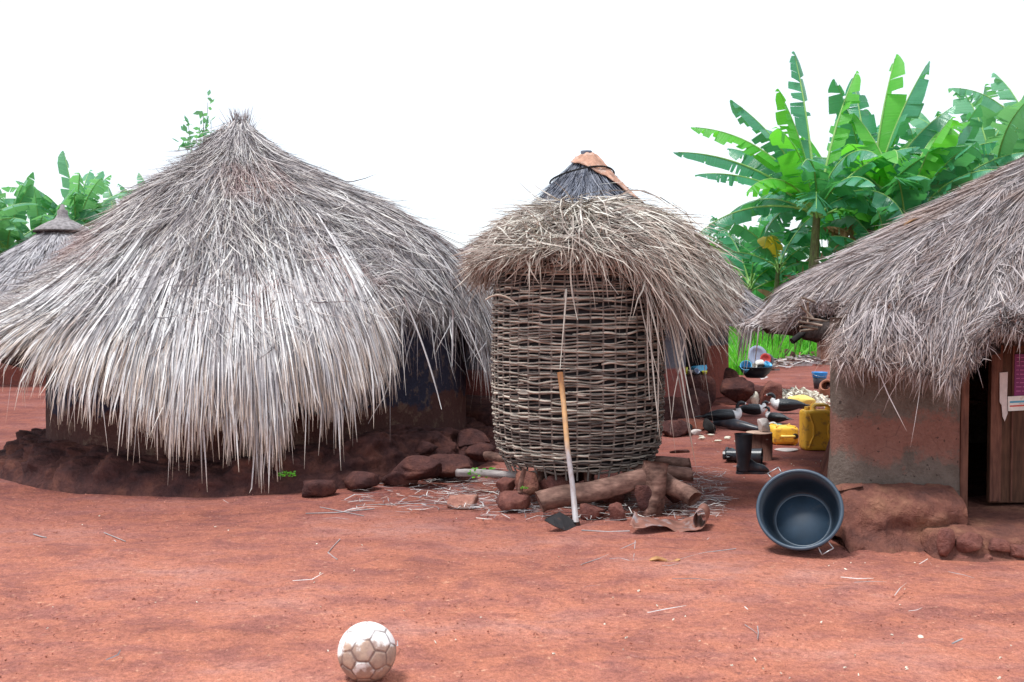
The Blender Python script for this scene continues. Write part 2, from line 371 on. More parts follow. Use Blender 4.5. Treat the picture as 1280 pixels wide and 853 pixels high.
M['door_wood'] = mat('door_wood', wood_f((0.05, 0.024, 0.016), (0.125, 0.06, 0.036), (14, 14, 1.2)))
M['door_frame'] = mat('door_frame', wood_f((0.08, 0.034, 0.025), (0.19, 0.085, 0.056), (14, 14, 1.5)))
M['black_metal'] = simple('black_metal', (0.035, 0.033, 0.035), 0.5, 0.5, 0.3, 12, 0.2, 0.3, ((0.12, 0.06, 0.045), 14, 0.55))
M['rust'] = simple('rust', (0.30, 0.135, 0.10), 0.6, 0.5, 0.3, 9, 0.3, 0.25, ((0.33, 0.30, 0.31), 6, 0.52))
M['rubber'] = simple('rubber', (0.03, 0.035, 0.046), 0.34, 0.5, 0.3, 8, 0.05, 0, ((0.12, 0.075, 0.06), 7, 0.57))
M['plastic_black'] = simple('plastic_black', (0.008, 0.018, 0.031), 0.45, 0.5, 0.25, 4, 0.08, 0, ((0.02, 0.03, 0.042), 9, 0.6))
M['basin_base_sheen'] = simple('basin_base_sheen', (0.018, 0.042, 0.072), 0.5, 0.5, 0.3, 5, 0.06, 0, ((0.06, 0.07, 0.08), 11, 0.58))  # bluer than the shell: bluish reflection painted into the bottom colour
M['plastic_rim'] = simple('plastic_rim', (0.035, 0.06, 0.09), 0.38, 0.5, 0.15, 10, 0.05)
M['wire'] = simple('wire', (0.32, 0.32, 0.33), 0.35, 0.5, 0.1, 30, 0, 0.8)
M['yellow'] = simple('yellow', (0.95, 0.55, 0.06), 0.5, 0.4, 0.06, 8, 0.15, 0, ((0.40, 0.18, 0.06), 12, 0.54))
M['yellow_light'] = simple('yellow_light', (0.95, 0.70, 0.17), 0.5, 0.4, 0.1, 8, 0.1, 0, ((0.45, 0.25, 0.06), 12, 0.6))
M['white'] = simple('white', (0.72, 0.70, 0.64), 0.6, 0.3, 0.1, 20, 0.1, 0, ((0.45, 0.3, 0.22), 12, 0.58))
M['chip'] = simple('chip', (0.74, 0.70, 0.58), 0.8, 0.2, 0.2, 8, 0.3, 0, ((0.5, 0.36, 0.26), 9, 0.56))
M['blue'] = simple('blue', (0.03, 0.25, 0.62), 0.35, 0.5, 0.1, 12, 0)
M['cyan'] = simple('cyan', (0.08, 0.42, 0.70), 0.35, 0.5, 0.1, 12, 0)
M['red'] = simple('red', (0.55, 0.05, 0.04), 0.35, 0.5, 0.1, 12, 0)
M['dish_clear'] = simple('dish_clear', (0.33, 0.38, 0.50), 0.2, 0.6, 0.1, 12, 0)
M['lime'] = simple('lime', (0.55, 0.55, 0.04), 0.4, 0.5, 0.1, 12, 0)
M['grey_plastic'] = simple('grey_plastic', (0.06, 0.065, 0.08), 0.45, 0.5, 0.15, 10, 0.05)
M['clay'] = simple('clay', (0.40, 0.17, 0.11), 0.7, 0.3, 0.2, 10, 0.2, 0, ((0.04, 0.03, 0.03), 5, 0.55))
M['stump'] = mat('stump', wood_f((0.12, 0.055, 0.045), (0.24, 0.12, 0.09), (12, 12, 1.5)))
M['stump_top'] = simple('stump_top', (0.52, 0.36, 0.28), 0.8, 0.2, 0.2, 12, 0.2)
M['paper'] = simple('paper', (0.62, 0.55, 0.52), 0.8, 0.2, 0.12, 16, 0.2)
M['cloth_orange'] = simple('cloth_orange', (0.48, 0.27, 0.19), 0.8, 0.2, 0.25, 14, 0.6, 0, ((0.66, 0.5, 0.42), 9, 0.55))
M['husk'] = simple('husk', (0.50, 0.27, 0.12), 0.7, 0.2, 0.25, 14, 0.5, 0, ((0.2, 0.09, 0.05), 12, 0.56))
M['charcoal'] = simple('charcoal', (0.03, 0.028, 0.028), 0.9, 0.1, 0.3, 14, 0.6)
M['green_plastic'] = simple('green_plastic', (0.02, 0.38, 0.12), 0.4, 0.5, 0.1, 10, 0)
M['turquoise'] = simple('turquoise', (0.22, 0.55, 0.48), 0.4, 0.5, 0.1, 10, 0)
M['clump'] = simple('clump', (0.09, 0.045, 0.035), 0.95, 0.1, 0.4, 40, 0.9)
M['inner_shade'] = simple('inner_shade', (0.03, 0.028, 0.03), 0.9, 0.1, 0.3, 6, 0.3)  # near-black colour standing for shade inside the basket and doorway
def ball_f(t, b):
    v = coords(t)
    vo = N(t, 'ShaderNodeTexVoronoi', feature='DISTANCE_TO_EDGE', Scale=1.0); 
    a = attr(t, 'seam'); p = attr(t, 'rnd')
    n = noise(t, v, 7, 5, 0.6); n2 = noise(t, v, 22, 5, 0.7); sx = N(t, 'ShaderNodeSeparateXYZ'); L(t, v, sx.inputs[0])
    c = ramp(t, n2, [(0.3, (0.70, 0.66, 0.62)), (0.6, (0.86, 0.85, 0.83))])
    low = math_(t, 'ADD', math_(t, 'MULTIPLY', sx.outputs[2], -3.2), math_(t, 'MULTIPLY', p, 0.30))
    low = math_(t, 'ADD', low, math_(t, 'MULTIPLY', math_(t, 'SUBTRACT', n, 0.5), 1.6))
    c = mixc(t, ramp(t, low, [(0.02, 0.0), (0.14, 0.92)]), c, ramp(t, n2, [(0.35, (0.21, 0.12, 0.09)), (0.65, (0.42, 0.26, 0.17))]))
    c = mixc(t, ramp(t, n, [(0.60, 0.0), (0.66, 0.7)]), c, (0.36, 0.24, 0.21))
    c = mixc(t, math_(t, 'MULTIPLY', ramp(t, a, [(0.0, 1.0), (0.09, 0.0)]), ramp(t, n, [(0.40, 0.25), (0.5, 1.0)])), c, (0.12, 0.07, 0.06))
    L(t, c, b.inputs['Base Color']); b.inputs['Roughness'].default_value = 0.75
    t.nodes.remove(vo)
    bump(t, b, math_(t, 'ADD', ramp(t, a, [(0.0, 0.0), (0.12, 1.0)]), math_(t, 'MULTIPLY', n2, 0.4)), 0.7, 0.004)
M['ball'] = mat('ball', ball_f)
def leaf_mat(name, c1, c2, trans, rough=0.45, tc=(0.35, 0.75, 0.08), veins=False):
    def f(t, b):
        r = attr(t, 'rnd'); v = coords(t); n = noise(t, v, 5, 4)
        c = mixc(t, r, c1, c2); c = mixc(t, ramp(t, n, [(0.35, 0.0), (0.7, 0.5)]), c, c2)
        if veins:
            ax = attr(t, 'ax'); cx = N(t, 'ShaderNodeCombineXYZ'); L(t, ax, cx.inputs[0]); nv_ = noise(t, cx.outputs[0], 26, 3, 0.7)
            c = mixc(t, 0.55, c, mixc(t, 1.0, c, ramp(t, nv_, [(0.3, 0.45), (0.65, 1.3)]), 'MULTIPLY')); bump(t, b, nv_, 0.5, 0.03)
        L(t, c, b.inputs['Base Color']); b.inputs['Roughness'].default_value = rough; b.inputs['Specular IOR Level'].default_value = 0.5
        tr = N(t, 'ShaderNodeBsdfTranslucent'); tr.inputs['Color'].default_value = (*tc, 1)
        ms = N(t, 'ShaderNodeMixShader', Fac=trans); out = t.nodes.get('Material Output')
        L(t, b.outputs[0], ms.inputs[1]); L(t, tr.outputs[0], ms.inputs[2]); L(t, ms.outputs[0], out.inputs['Surface'])
    return mat(name, f)
M['banana_leaf'] = leaf_mat('banana_leaf', (0.028, 0.17, 0.10), (0.09, 0.34, 0.20), 0.28, 0.24, (0.16, 0.66, 0.16), True)
M['banana_young'] = leaf_mat('banana_young', (0.07, 0.38, 0.04), (0.15, 0.52, 0.07), 0.42, 0.4, (0.22, 0.85, 0.06), True)
M['banana_far'] = leaf_mat('banana_far', (0.08, 0.29, 0.17), (0.19, 0.46, 0.28), 0.4, 0.40, (0.26, 0.66, 0.20), True)  # paler copy of banana_leaf; glare on far leaves put into the colour
M['banana_yellow'] = leaf_mat('banana_yellow', (0.45, 0.36, 0.03), (0.72, 0.52, 0.04), 0.3, 0.5, (0.8, 0.6, 0.05))
M['banana_dry'] = leaf_mat('banana_dry', (0.20, 0.12, 0.06), (0.32, 0.2, 0.1), 0.15, 0.8, (0.4, 0.25, 0.1))
M['midrib'] = simple('midrib', (0.28, 0.50, 0.14), 0.4, 0.5, 0.1, 10, 0)
M['banana_stem'] = mat('banana_stem', wood_f((0.10, 0.07, 0.06), (0.20, 0.26, 0.10), (8, 8, 1)))
M['grass'] = leaf_mat('grass', (0.015, 0.14, 0.01), (0.16, 0.56, 0.04), 0.4, 0.6, (0.25, 0.8, 0.05))
M['shrub'] = leaf_mat('shrub', (0.02, 0.11, 0.05), (0.06, 0.24, 0.08), 0.25, 0.5, (0.08, 0.4, 0.08))
M['tree_leaf'] = leaf_mat('tree_leaf', (0.03, 0.17, 0.07), (0.08, 0.30, 0.11), 0.3, 0.5, (0.1, 0.45, 0.1))
M['bark'] = mat('bark', wood_f((0.08, 0.06, 0.05), (0.18, 0.14, 0.11), (9, 9, 1.5)))
def duck_f(t, b):
    r = attr(t, 'rnd'); c = ramp(t, r, [(0.0, (0.012, 0.016, 0.020)), (0.42, (0.02, 0.024, 0.03)), (0.5, (0.75, 0.75, 0.75)), (0.75, (0.75, 0.75, 0.75)), (0.85, (0.45, 0.12, 0.08))])
    n = noise(t, coords(t), 60, 4); L(t, c, b.inputs['Base Color']); b.inputs['Roughness'].default_value = 0.45; bump(t, b, n, 0.5, 0.01)
M['duck'] = mat('duck', duck_f)

# ---------------------------------------------------------------- ground
def build_ground():
    xs = np.concatenate([-np.geomspace(400, 9, 22), np.linspace(-8.8, 8.8, 280), np.geomspace(9, 400, 22)])
    ys = np.concatenate([np.linspace(-60, 1.6, 12), np.linspace(1.8, 20, 300), np.geomspace(20.2, 700, 60)])
    X, Y = np.meshgrid(xs, ys, indexing='ij')
    P = np.stack([X, Y, np.zeros_like(X)], -1)
    Z = 0.018*fbm(P, 0.9, 3, 3)+0.013*fbm(P*np.array([0.7, 1.2, 1]), 5, 3, 9)
    fade = np.clip((26-np.abs(Y-8))/6, 0, 1); Z = Z*fade
    P[..., 2] = Z
    me = npmesh('ground', P, grid_faces(len(xs), len(ys)), True)
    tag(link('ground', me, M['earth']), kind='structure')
build_ground()

# ---------------------------------------------------------------- thatched roofs
class Roof:
    """radial tables (azimuth -> profile of (r, z) points), smooth in azimuth and along the slope"""
    def __init__(s, c, tabs, shape=None):
        s.c = c; s.az = np.array([t[0] for t in tabs], float); s.T = np.array([t[1] for t in tabs], float); s.shape = shape
        s.az = np.concatenate([s.az, [s.az[0]+360]]); s.T = np.concatenate([s.T, s.T[:1]])
    def pos(s, az, u):
        az = np.asarray(az, float) % 360; az = np.where(az < s.az[0], az+360, az); u = np.asarray(u, float)
        i = np.clip(np.searchsorted(s.az, az, 'right')-1, 0, len(s.az)-2)
        f = (az-s.az[i])/(s.az[i+1]-s.az[i]); f = f*f*(3-2*f)
        K = s.T.shape[1]; x = np.clip(u, 0, 1)*(K-1); k = np.clip(x.astype(int), 0, K-2); g = x-k
        def row(k_): 
            k_ = np.clip(k_, 0, K-1); return s.T[i, k_]*(1-f)[..., None]+s.T[i+1, k_]*f[..., None]
        p0, p1, p2, p3 = row(k-1), row(k), row(k+1), row(k+2); g = g[..., None]
        q = 0.5*((2*p1)+(-p0+p2)*g+(2*p0-5*p1+4*p2-p3)*g*g+(-p0+3*p1-3*p2+p3)*g**3)
        over = np.maximum(u-1, 0)
        r = q[..., 0]+over*0.25; z = q[..., 1]-over*2.6
        if s.shape is not None: r = r*s.shape(az)
        a = np.radians(az)
        return np.stack([s.c[0]+r*np.cos(a), s.c[1]+r*np.sin(a), z], -1)
    def normal(s, az, u):
        e = 0.01; P = s.pos(az, np.minimum(u, 0.98)); A = s.pos(az+1, np.minimum(u, 0.98))-P; B = s.pos(az, np.minimum(u, 0.98)+e)-P
        n = np.cross(B, A); n /= np.linalg.norm(n, axis=-1, keepdims=True)+1e-9
        return n*np.where(n[..., 2:3] < 0, -1, 1)
    def core(s, name, m, parent, off, inset=0.05, thick=0.10, umax=0.93, n=120, k=24, azr=None, umin=0.0):
        az = np.linspace(0, 360, n, endpoint=False); u = np.linspace(umin, umax, k)
        A, U = np.meshgrid(az, u, indexing='ij')
        if callable(umax): pass
        P = s.pos(A, U); Nn = s.normal(A, U)
        bumpn = fbm(P, 6, 3, 4)[..., None]*0.02
        O = P-Nn*inset+Nn*bumpn; I = P-Nn*(inset+thick)
        V = np.concatenate([O.reshape(-1, 3), I.reshape(-1, 3)])
        f1 = grid_faces(n, k, True, False); f2 = grid_faces(n, k, True, False)[:, ::-1]+n*k
        i = np.arange(n); j = (i+1) % n
        f3 = np.stack([i*k+k-1, j*k+k-1, j*k+k-1+n*k, i*k+k-1+n*k], 1)
        return link(name, npmesh(name, V, np.vstack([f1, f2, f3]), True, None, off), m, parent)
    def blades(s, n, azr, ur, L, w, lift=(0.0, 0.05), tiplift=0.03, skew=6, K=6, mess=0.02, tipvar=0.1, curl=0.0, clump=0.0, upow=0.6, hang=0.12, umax=None, seed=0, drift=(0, 0, 0)):
        a0 = RS.uniform(azr[0], azr[1], n); u0 = ur[0]+(ur[1]-ur[0])*RS.rand(n)**upow
        ln = RS.uniform(L[0], L[1], n)*(1+tipvar*RS.normal(size=n))
        if clump:
            cp = np.stack([a0*(0.35 if s.shape is None else 0.9), u0*14, np.zeros(n)], -1)
            sk = skew*0.6*RS.normal(size=n)+clump*vnoise(cp, 1.0, seed+3)*1.6
            ln = ln*(1+0.35*vnoise(cp, 1.3, seed+8)); lf = 0.03*(1+vnoise(cp, 1.0, seed+5))
        else: sk = skew*RS.normal(size=n); lf = 0
        t = np.linspace(0, 1, K)[None]
        U = u0[:, None]+ln[:, None]*t
        if umax is not None:
            U = np.minimum(U, (umax(a0)+RS.uniform(-0.04, hang, n))[:, None]*np.ones_like(U)+0.0) if False else U*1.0
            mx = (umax(a0) if callable(umax) else umax)+hang*(RS.rand(n)**2.2)*1.0-0.05*RS.rand(n)
            U = np.where(U[:, -1:] > mx[:, None], U-(U[:, -1:]-mx[:, None]), U)
        U = np.maximum(U, 0.0)
        A = a0[:, None]+(sk[:, None]/(0.25+U))*t*0.5
        P = s.pos(A, U); Nn = s.normal(A, U)
        h = RS.uniform(lift[0], lift[1], n)+lf
        P = P+Nn*(h[:, None, None]+(tiplift*RS.rand(n)[:, None]*t**2)[..., None])
        P = P+RS.normal(size=(n, 1, 3))*mess*(t[..., None]**1.5)*1.5
        if curl:
            cdir = RS.normal(size=(n, 1, 3)); P = P+cdir*curl*np.sin(t*np.pi*RS.uniform(0.7, 1.6, (n, 1)))[..., None]
        P = P+np.array(drift)*(RS.uniform(.3, 1.3, (n, 1, 1))*(t**1.4)[..., None])
        P[..., 2] = np.maximum(P[..., 2], 0.02)
        W = RS.uniform(w[0], w[1], n)[:, None]*np.interp(t, [0, 0.15, 0.7, 1], [0.7, 1, 0.9, 0.15])
        return P, W, Nn

def bmix(*lst):
    P = np.concatenate([l[0] for l in lst]); W = np.concatenate([l[1] for l in lst]); Nn = np.concatenate([l[2] for l in lst])
    return P, W, Nn

# ---- the big hut on the left
HC = (-2.65, 9.8)
hut = empty('thatched_hut', (HC[0], HC[1], 0), 'largest round hut on the left, shaggy pale thatch hanging nearly to the ground', 'hut')
base_tabs = [
 (0,   [(0.05, 3.30), (0.38, 2.94), (0.86, 2.63), (1.33, 2.38), (1.75, 2.12), (2.08, 1.82), (2.30, 1.46), (2.44, 1.00)]),
 (14,  [(0.05, 3.30), (0.38, 2.98), (0.86, 2.70), (1.35, 2.42), (1.80, 2.15), (2.15, 1.88), (2.38, 1.50), (2.50, 1.00)]),
 (60,  [(0.05, 3.30), (0.40, 2.95), (0.86, 2.65), (1.35, 2.35), (1.80, 2.05), (2.15, 1.75), (2.40, 1.45), (2.55, 1.10)]),
 (130, [(0.05, 3.30), (0.40, 2.92), (0.86, 2.55), (1.35, 2.10), (1.80, 1.78), (2.15, 1.48), (2.45, 1.20), (2.60, 0.85)]),
 (180, [(0.05, 3.30), (0.42, 2.84), (0.88, 2.43), (1.32, 2.03), (1.74, 1.66), (2.12, 1.34), (2.42, 1.10), (2.60, 0.88)]),
 (225, [(0.05, 3.30), (0.40, 2.84), (0.86, 2.44), (1.28, 1.98), (1.66, 1.60), (2.03, 1.31), (2.33, 1.12), (2.52, 0.96)]),
 (240, [(0.05, 3.30), (0.38, 2.86), (0.83, 2.45), (1.25, 1.99), (1.64, 1.60), (2.01, 1.28), (2.30, 1.07), (2.48, 0.90)]),
 (252, [(0.05, 3.30), (0.37, 2.87), (0.81, 2.46), (1.24, 2.05), (1.64, 1.66), (2.01, 1.32), (2.30, 1.05), (2.46, 0.76)]),
 (272, [(0.05, 3.30), (0.36, 2.88), (0.80, 2.46), (1.22, 2.05), (1.62, 1.66), (1.98, 1.29), (2.26, 0.94), (2.40, 0.58)]),
 (288, [(0.05, 3.30), (0.36, 2.88), (0.80, 2.46), (1.22, 2.05), (1.62, 1.66), (1.98, 1.28), (2.26, 0.90), (2.40, 0.50)]),
 (300, [(0.05, 3.30), (0.36, 2.88), (0.80, 2.48), (1.22, 2.08), (1.62, 1.71), (1.98, 1.34), (2.24, 0.96), (2.37, 0.58)]),
 (312, [(0.05, 3.30), (0.36, 2.90), (0.80, 2.52), (1.25, 2.16), (1.66, 1.80), (1.98, 1.46), (2.20, 1.12), (2.34, 0.76)]),
 (322, [(0.05, 3.30), (0.36, 2.90), (0.80, 2.54), (1.22, 2.22), (1.58, 1.95), (1.86, 1.70), (2.04, 1.50), (2.14, 1.30)]),
 (340, [(0.05, 3.30), (0.37, 2.95), (0.84, 2.62), (1.28, 2.34), (1.66, 2.06), (1.94, 1.78), (2.10, 1.52), (2.20, 1.28)]),
 (352, [(0.05, 3.30), (0.38, 2.97), (0.86, 2.68), (1.33, 2.42), (1.76, 2.15), (2.08, 1.86), (2.28, 1.52), (2.40, 1.12)]),
]
base_tabs = [(a, [(q, z-0.13*max(0, (z-2.3)/1.0)) for q, z in t]) for a, t in base_tabs]
roofA = Roof(HC, base_tabs)
roofA.core('thatch_core', M['thatch_core'], hut, (HC[0], HC[1], 0), inset=0.06, thick=0.12, umax=0.88)
def mk(name, m, parent, off, *lst, roll=0.7):
    P, W, Nn = bmix(*lst)
    return link(name, ribbon_mesh(name, P, W, Nn, roll, off), m, parent)
off = (HC[0], HC[1], 0)
worn = mk('thatch', M['straw_worn'], hut, off,
   roofA.blades(15000, (318, 375), (0.0, 0.93), (0.12, 0.26), (0.003, 0.0065), (-0.03, 0.04), 0.04, 7, mess=0.02, upow=0.7, umax=0.97, hang=.12),
   roofA.blades(22000, (165, 320), (0.0, 0.75), (0.07, 0.20), (0.0018, 0.0048), (-0.03, 0.07), 0.08, 13, mess=0.045, clump=14, upow=0.75, umax=0.85, hang=.1),
   roofA.blades(9000, (15, 165), (0.0, 0.95), (0.14, 0.28), (0.004, 0.009), (-0.03, 0.03), 0.03, 5, upow=0.65, umax=1.0),
   roofA.blades(700, (318, 374), (0.2, 0.97), (0.12, 0.3), (0.003, 0.006), (0.02, 0.06), 0.12, 16, mess=0.05, upow=0.7),
   roofA.blades(700, (0, 360), (0.0, 0.05), (0.06, 0.16), (0.003, 0.006), (0.0, 0.05), 0.05, 16, mess=0.02, upow=0.7))
def edge_len(a):   # the long sheaths hang lowest a little right of the middle
    q = np.stack([np.asarray(a)*0.25, np.zeros_like(a), np.zeros_like(a)], -1)
    return 0.925+0.05*vnoise(q, 1, 3)+0.08*vnoise(q*3.1, 1, 8)-0.03*np.exp(-((a-246)/12)**2)+0.06*np.exp(-((a-276)/14)**2)+0.03*np.exp(-((a-305)/8)**2)+0.14*np.exp(-((a-289)/3)**2)-0.04*np.exp(-((a-222)/12)**2)
mk('long_thatch', M['straw_pale'], hut, off,
   roofA.blades(8500, (205, 317), (0.46, 0.90), (0.14, 0.32), (0.0022, 0.0068), (0.02, 0.11), 0.035, 3.2, mess=0.018, upow=0.75, umax=edge_len, hang=0.10),
   roofA.blades(3200, (168, 215), (0.30, 0.92), (0.16, 0.30), (0.0025, 0.006), (0.02, 0.08), 0.03, 3.4, mess=0.02, upow=0.75, umax=edge_len, hang=0.10),
   roofA.blades(3600, (228, 316), (0.60, 0.90), (0.20, 0.38), (0.003, 0.0085), (0.05, 0.14), 0.035, 2.6, mess=0.016, upow=0.9, umax=edge_len, hang=0.19),
   roofA.blades(1300, (215, 312), (0.02, 0.45), (0.10, 0.24), (0.003, 0.006), (0.04, 0.09), 0.04, 3, mess=0.02, upow=0.9),
   roofA.blades(170, (222, 312), (0.7, 0.9), (0.25, 0.4), (0.003, 0.007), (0.03, 0.10), 0.04, 3.5, mess=0.04, upow=0.9, umax=1.04, hang=.13),
   roofA.blades(1400, (348, 372), (0.45, 0.97), (0.16, 0.30), (0.003, 0.007), (0.0, 0.05), 0.06, 5, mess=0.03, upow=0.8))
# tuft of the peak
P = []; 
for k in range(260):
    a = RS.uniform(0, 2*np.pi); b0 = np.array([HC[0]+0.05*math.cos(a), HC[1]+0.05*math.sin(a), 2.99+RS.uniform(0, .1)])
    e = b0+np.array([RS.normal()*0.06, RS.normal()*0.06, RS.uniform(0.14, 0.30)]); P.append(np.linspace(b0, e, 4))
P = np.array(P); W = np.full((len(P), 4), 0.004)*np.array([1, 1, .8, .3])
link('peak_tuft', ribbon_mesh('peak_tuft', P, W, None, 1.5, off), M['straw_worn'], hut)
# wall
def round_wall(name, c, rx, ry, z0, z1, m, parent, off, n=96, k=20, p=2.0, seed=1, bumps=0.02):
    a = np.linspace(0, 2*np.pi, n, endpoint=False); z = np.linspace(z0, z1, k)
    A, Z = np.meshgrid(a, z, indexing='ij')
    q = (np.abs(np.cos(A)/rx)**p+np.abs(np.sin(A)/ry)**p)**(-1/p)
    P = np.stack([c[0]+q*np.cos(A), c[1]+q*np.sin(A), Z], -1)
    nn = fbm(P, 2.5, 4, seed)[..., None]*bumps
    P[..., :2] += (P[..., :2]-np.array(c))/q[..., None]*nn
    return link(name, npmesh(name, P, grid_faces(n, k, True, False), True, None, off), m, parent)
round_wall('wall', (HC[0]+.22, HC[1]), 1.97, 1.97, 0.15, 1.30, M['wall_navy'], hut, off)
def plinth(name, c, r0, r1, h, m, parent, off, n=260, k=26, p=2.0, e=(1, 1), seed=2, amp=0.07, azh=None):
    a = np.linspace(0, 2*np.pi, n, endpoint=False); s = np.linspace(0, 1, k)
    A, S = np.meshgrid(a, s, indexing='ij')
    prof_r = np.interp(S, [0, 0.45, 0.7, 1.0], [0, 0.55, 0.86, 1.0]); prof_z = np.interp(S, [0, 0.45, 0.7, 1.0], [1.0, 0.86, 0.5, -0.12])
    q = (np.abs(np.cos(A)/e[0])**p+np.abs(np.sin(A)/e[1])**p)**(-1/p)
    r = (r0+(r1-r0)*prof_r)
    H = h if azh is None else azh(np.degrees(A))
    P = np.stack([c[0]+r*q*np.cos(A), c[1]+r*q*np.sin(A), H*prof_z], -1)
    lump = np.abs(fbm(P, 2.6, 4, seed, 0.6)); lump2 = 1.4*np.abs(fbm(P, 6, 4, seed+9, .6))-.3+.5*fbm(P, 16, 2, seed+19)
    k1 = np.sin(np.clip(S*1.1, 0, 1)*np.pi)[..., None]
    d = np.stack([np.cos(A), np.sin(A), 0.5*np.ones_like(A)], -1)
    P = P+d*((lump-0.25)[..., None]*amp*3+lump2[..., None]*amp*0.7)*k1
    return link(name, npmesh(name, P, grid_faces(n, k, True, False), True, None, off), m, parent)
def azhA(d):
    d = d % 360
    return 0.27+0.14*np.exp(-((d-322)/22)**2)+0.03*np.sin(np.radians(d*5))
plinth('mud_plinth', (HC[0]+.2, HC[1]), 1.9, 2.43, 0.3, M['mud_dark'], hut, off, n=420, k=44, amp=0.10, azh=azhA)
# crumbling clay lumps set in the foot of the plinth
lumps = [(150, 600, 7.8, .12, .08), (95, 585, 8.3, .12, .08), (400, 612, 7.4, .13, .07),
         (455, 605, 7.6, .13, .08), (500, 596, 7.8, .14, .09), (530, 560, 8.3, .12, .07), (552, 590, 8.1, .12, .07), (60, 572, 8.8, .13, .08), (30, 560, 9.2, .13, .08)]
for i, (px, py, Y, sx, sz) in enumerate(lumps):
    p = at(px, py, Y); o = link('clay_lump', rock_mesh('clay_lump', (sx, sx*0.8, sz), 100+i, 0.3, 3, 0.4), M['mud_dark'], hut, (p.x-off[0], p.y-off[1], max(-0.01, p.z-sz)))
    o.rotation_euler = (0, 0, RS.uniform(0, 3))
# two loose long straws hanging over the dark wall
for pts in ([(505, 372, 7.95), (535, 440, 7.9), (552, 512, 7.85)], [(566, 388, 8.4), (566, 440, 8.4), (565, 458, 8.4)], [(575, 385, 8.4), (598, 440, 8.3), (607, 466, 8.3)]):
    q = [at(*x) for x in pts]; tubeobj('hanging_straw', bez(q[0], q[1], q[2], 8), [.007]*6+[.005, .002], M['straw_pale'], hut, 4, off)

# ---- granary
GC = (0.49, 7.4); goff = (GC[0], GC[1], 0)
gran = empty('granary', goff, 'tall woven stick granary basket under an untidy straw cap, raised on logs and stones', 'granary')
def gr_r(z):
    return np.interp(z, [0.24, 0.30, 0.42, 0.65, 1.0, 1.4, 1.72], [0.52, 0.565, 0.605, 0.625, 0.63, 0.625, 0.60])
parts = []; ex = []
NST = 44; rows = 90
for i in range(rows):
    z = 0.25+i*(1.70-0.25)/rows
    st = RS.randint(0, 4)
    # each row is woven of sticks that overlap
    a = RS.uniform(0, 2*np.pi); end = a+2*np.pi
    while a < end-0.05:
        la = RS.uniform(0.9, 2.0); aa = np.linspace(a, min(a+la, end+0.1), max(8, int(la*NST/6.283*4)))
        ph = (i % 2)*np.pi
        wv = np.cos(aa*NST/2+ph)*0.013
        zz = z+0.008*np.sin(aa*3+i*1.7)+RS.normal()*0.004+0.009*np.sin(aa*NST/4+i)*RS.rand()+0.006*vnoise(np.stack([aa*6, aa*0+i*.7, aa*0], -1), 1, 2)
        rr = gr_r(zz)+wv+RS.normal()*0.002
        pth = np.stack([GC[0]+rr*np.cos(aa), GC[1]+rr*np.sin(aa), zz], 1)
        rad = RS.uniform(0.0050, 0.0095); rd = rad*np.interp(np.linspace(0, 1, len(aa)), [0, .1, .9, 1], [.8, 1, .9, .6])
        parts.append(tube_arr(pth, rd, 5, caps=False)); ex.append(float(np.clip(RS.normal(0.5, 0.27), 0, 1)))
        a += la
me = mesh_from('woven_wall', parts, True, goff, ex)
link('woven_wall', me, M['weave'], gran)
parts = []; ex = []
for k in range(NST):
    a = 2*np.pi*(k+0.5)/NST*1.0; zz = np.linspace(0.2, 1.74, 12); rr = gr_r(zz)-0.001
    parts.append(tube_arr(np.stack([GC[0]+rr*np.cos(a), GC[1]+rr*np.sin(a), zz], 1), 0.0075, 5)); ex.append(RS.uniform(0, 0.5))
link('stakes', mesh_from('stakes', parts, True, goff, ex), M['weave'], gran)
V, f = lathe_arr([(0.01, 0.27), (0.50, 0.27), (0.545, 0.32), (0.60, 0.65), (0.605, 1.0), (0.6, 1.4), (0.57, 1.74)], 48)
link('shade_backing', mesh_from('shade_backing', [(V, f)], True), M['inner_shade'], gran)  # dark cylinder added so the gaps in the weave look shaded
for k in range(7):
    a = 2*np.pi*k/7+0.35; x, y = 0.40*math.cos(a), 0.40*math.sin(a)
    tubeobj('leg', [(x, y, -0.02), (x, y, 0.15), (x, y, 0.29)], [0.035, 0.03, 0.032], M['log'], gran, 8, noise=0.3)
# cap: a low cone of loose grass, ragged, open at the front left where bundles part
cap_tabs = [
 (0,   [(0.0, 2.20), (0.22, 2.17), (0.42, 2.10), (0.58, 1.98), (0.72, 1.80), (0.80, 1.58), (0.85, 1.36)]),
 (90,  [(0.0, 2.20), (0.22, 2.18), (0.45, 2.12), (0.66, 2.02), (0.84, 1.88), (0.98, 1.70), (1.06, 1.50)]),
 (170, [(0.0, 2.20), (0.22, 2.18), (0.42, 2.12), (0.55, 2.00), (0.64, 1.86), (0.70, 1.74), (0.74, 1.62)]),
 (205, [(0.0, 2.20), (0.22, 2.16), (0.42, 2.08), (0.53, 1.98), (0.62, 1.88), (0.68, 1.80), (0.73, 1.70)]),
 (250, [(0.0, 2.20), (0.20, 2.15), (0.38, 2.06), (0.52, 1.97), (0.62, 1.89), (0.70, 1.81), (0.76, 1.73)]),
 (285, [(0.0, 2.20), (0.20, 2.15), (0.38, 2.06), (0.52, 1.98), (0.61, 1.90), (0.67, 1.82), (0.71, 1.72)]),
 (316, [(0.0, 2.20), (0.22, 2.17), (0.42, 2.08), (0.58, 1.93), (0.69, 1.72), (0.75, 1.48), (0.77, 1.24)]),
 (345, [(0.0, 2.20), (0.22, 2.18), (0.44, 2.11), (0.62, 1.98), (0.75, 1.78), (0.82, 1.52), (0.85, 1.26)])]
cap_tabs = [(a, [(q, z-0.08*max(0, (z-1.4)/.8)) for q, z in t]) for a, t in cap_tabs]
cap = Roof(GC, cap_tabs)
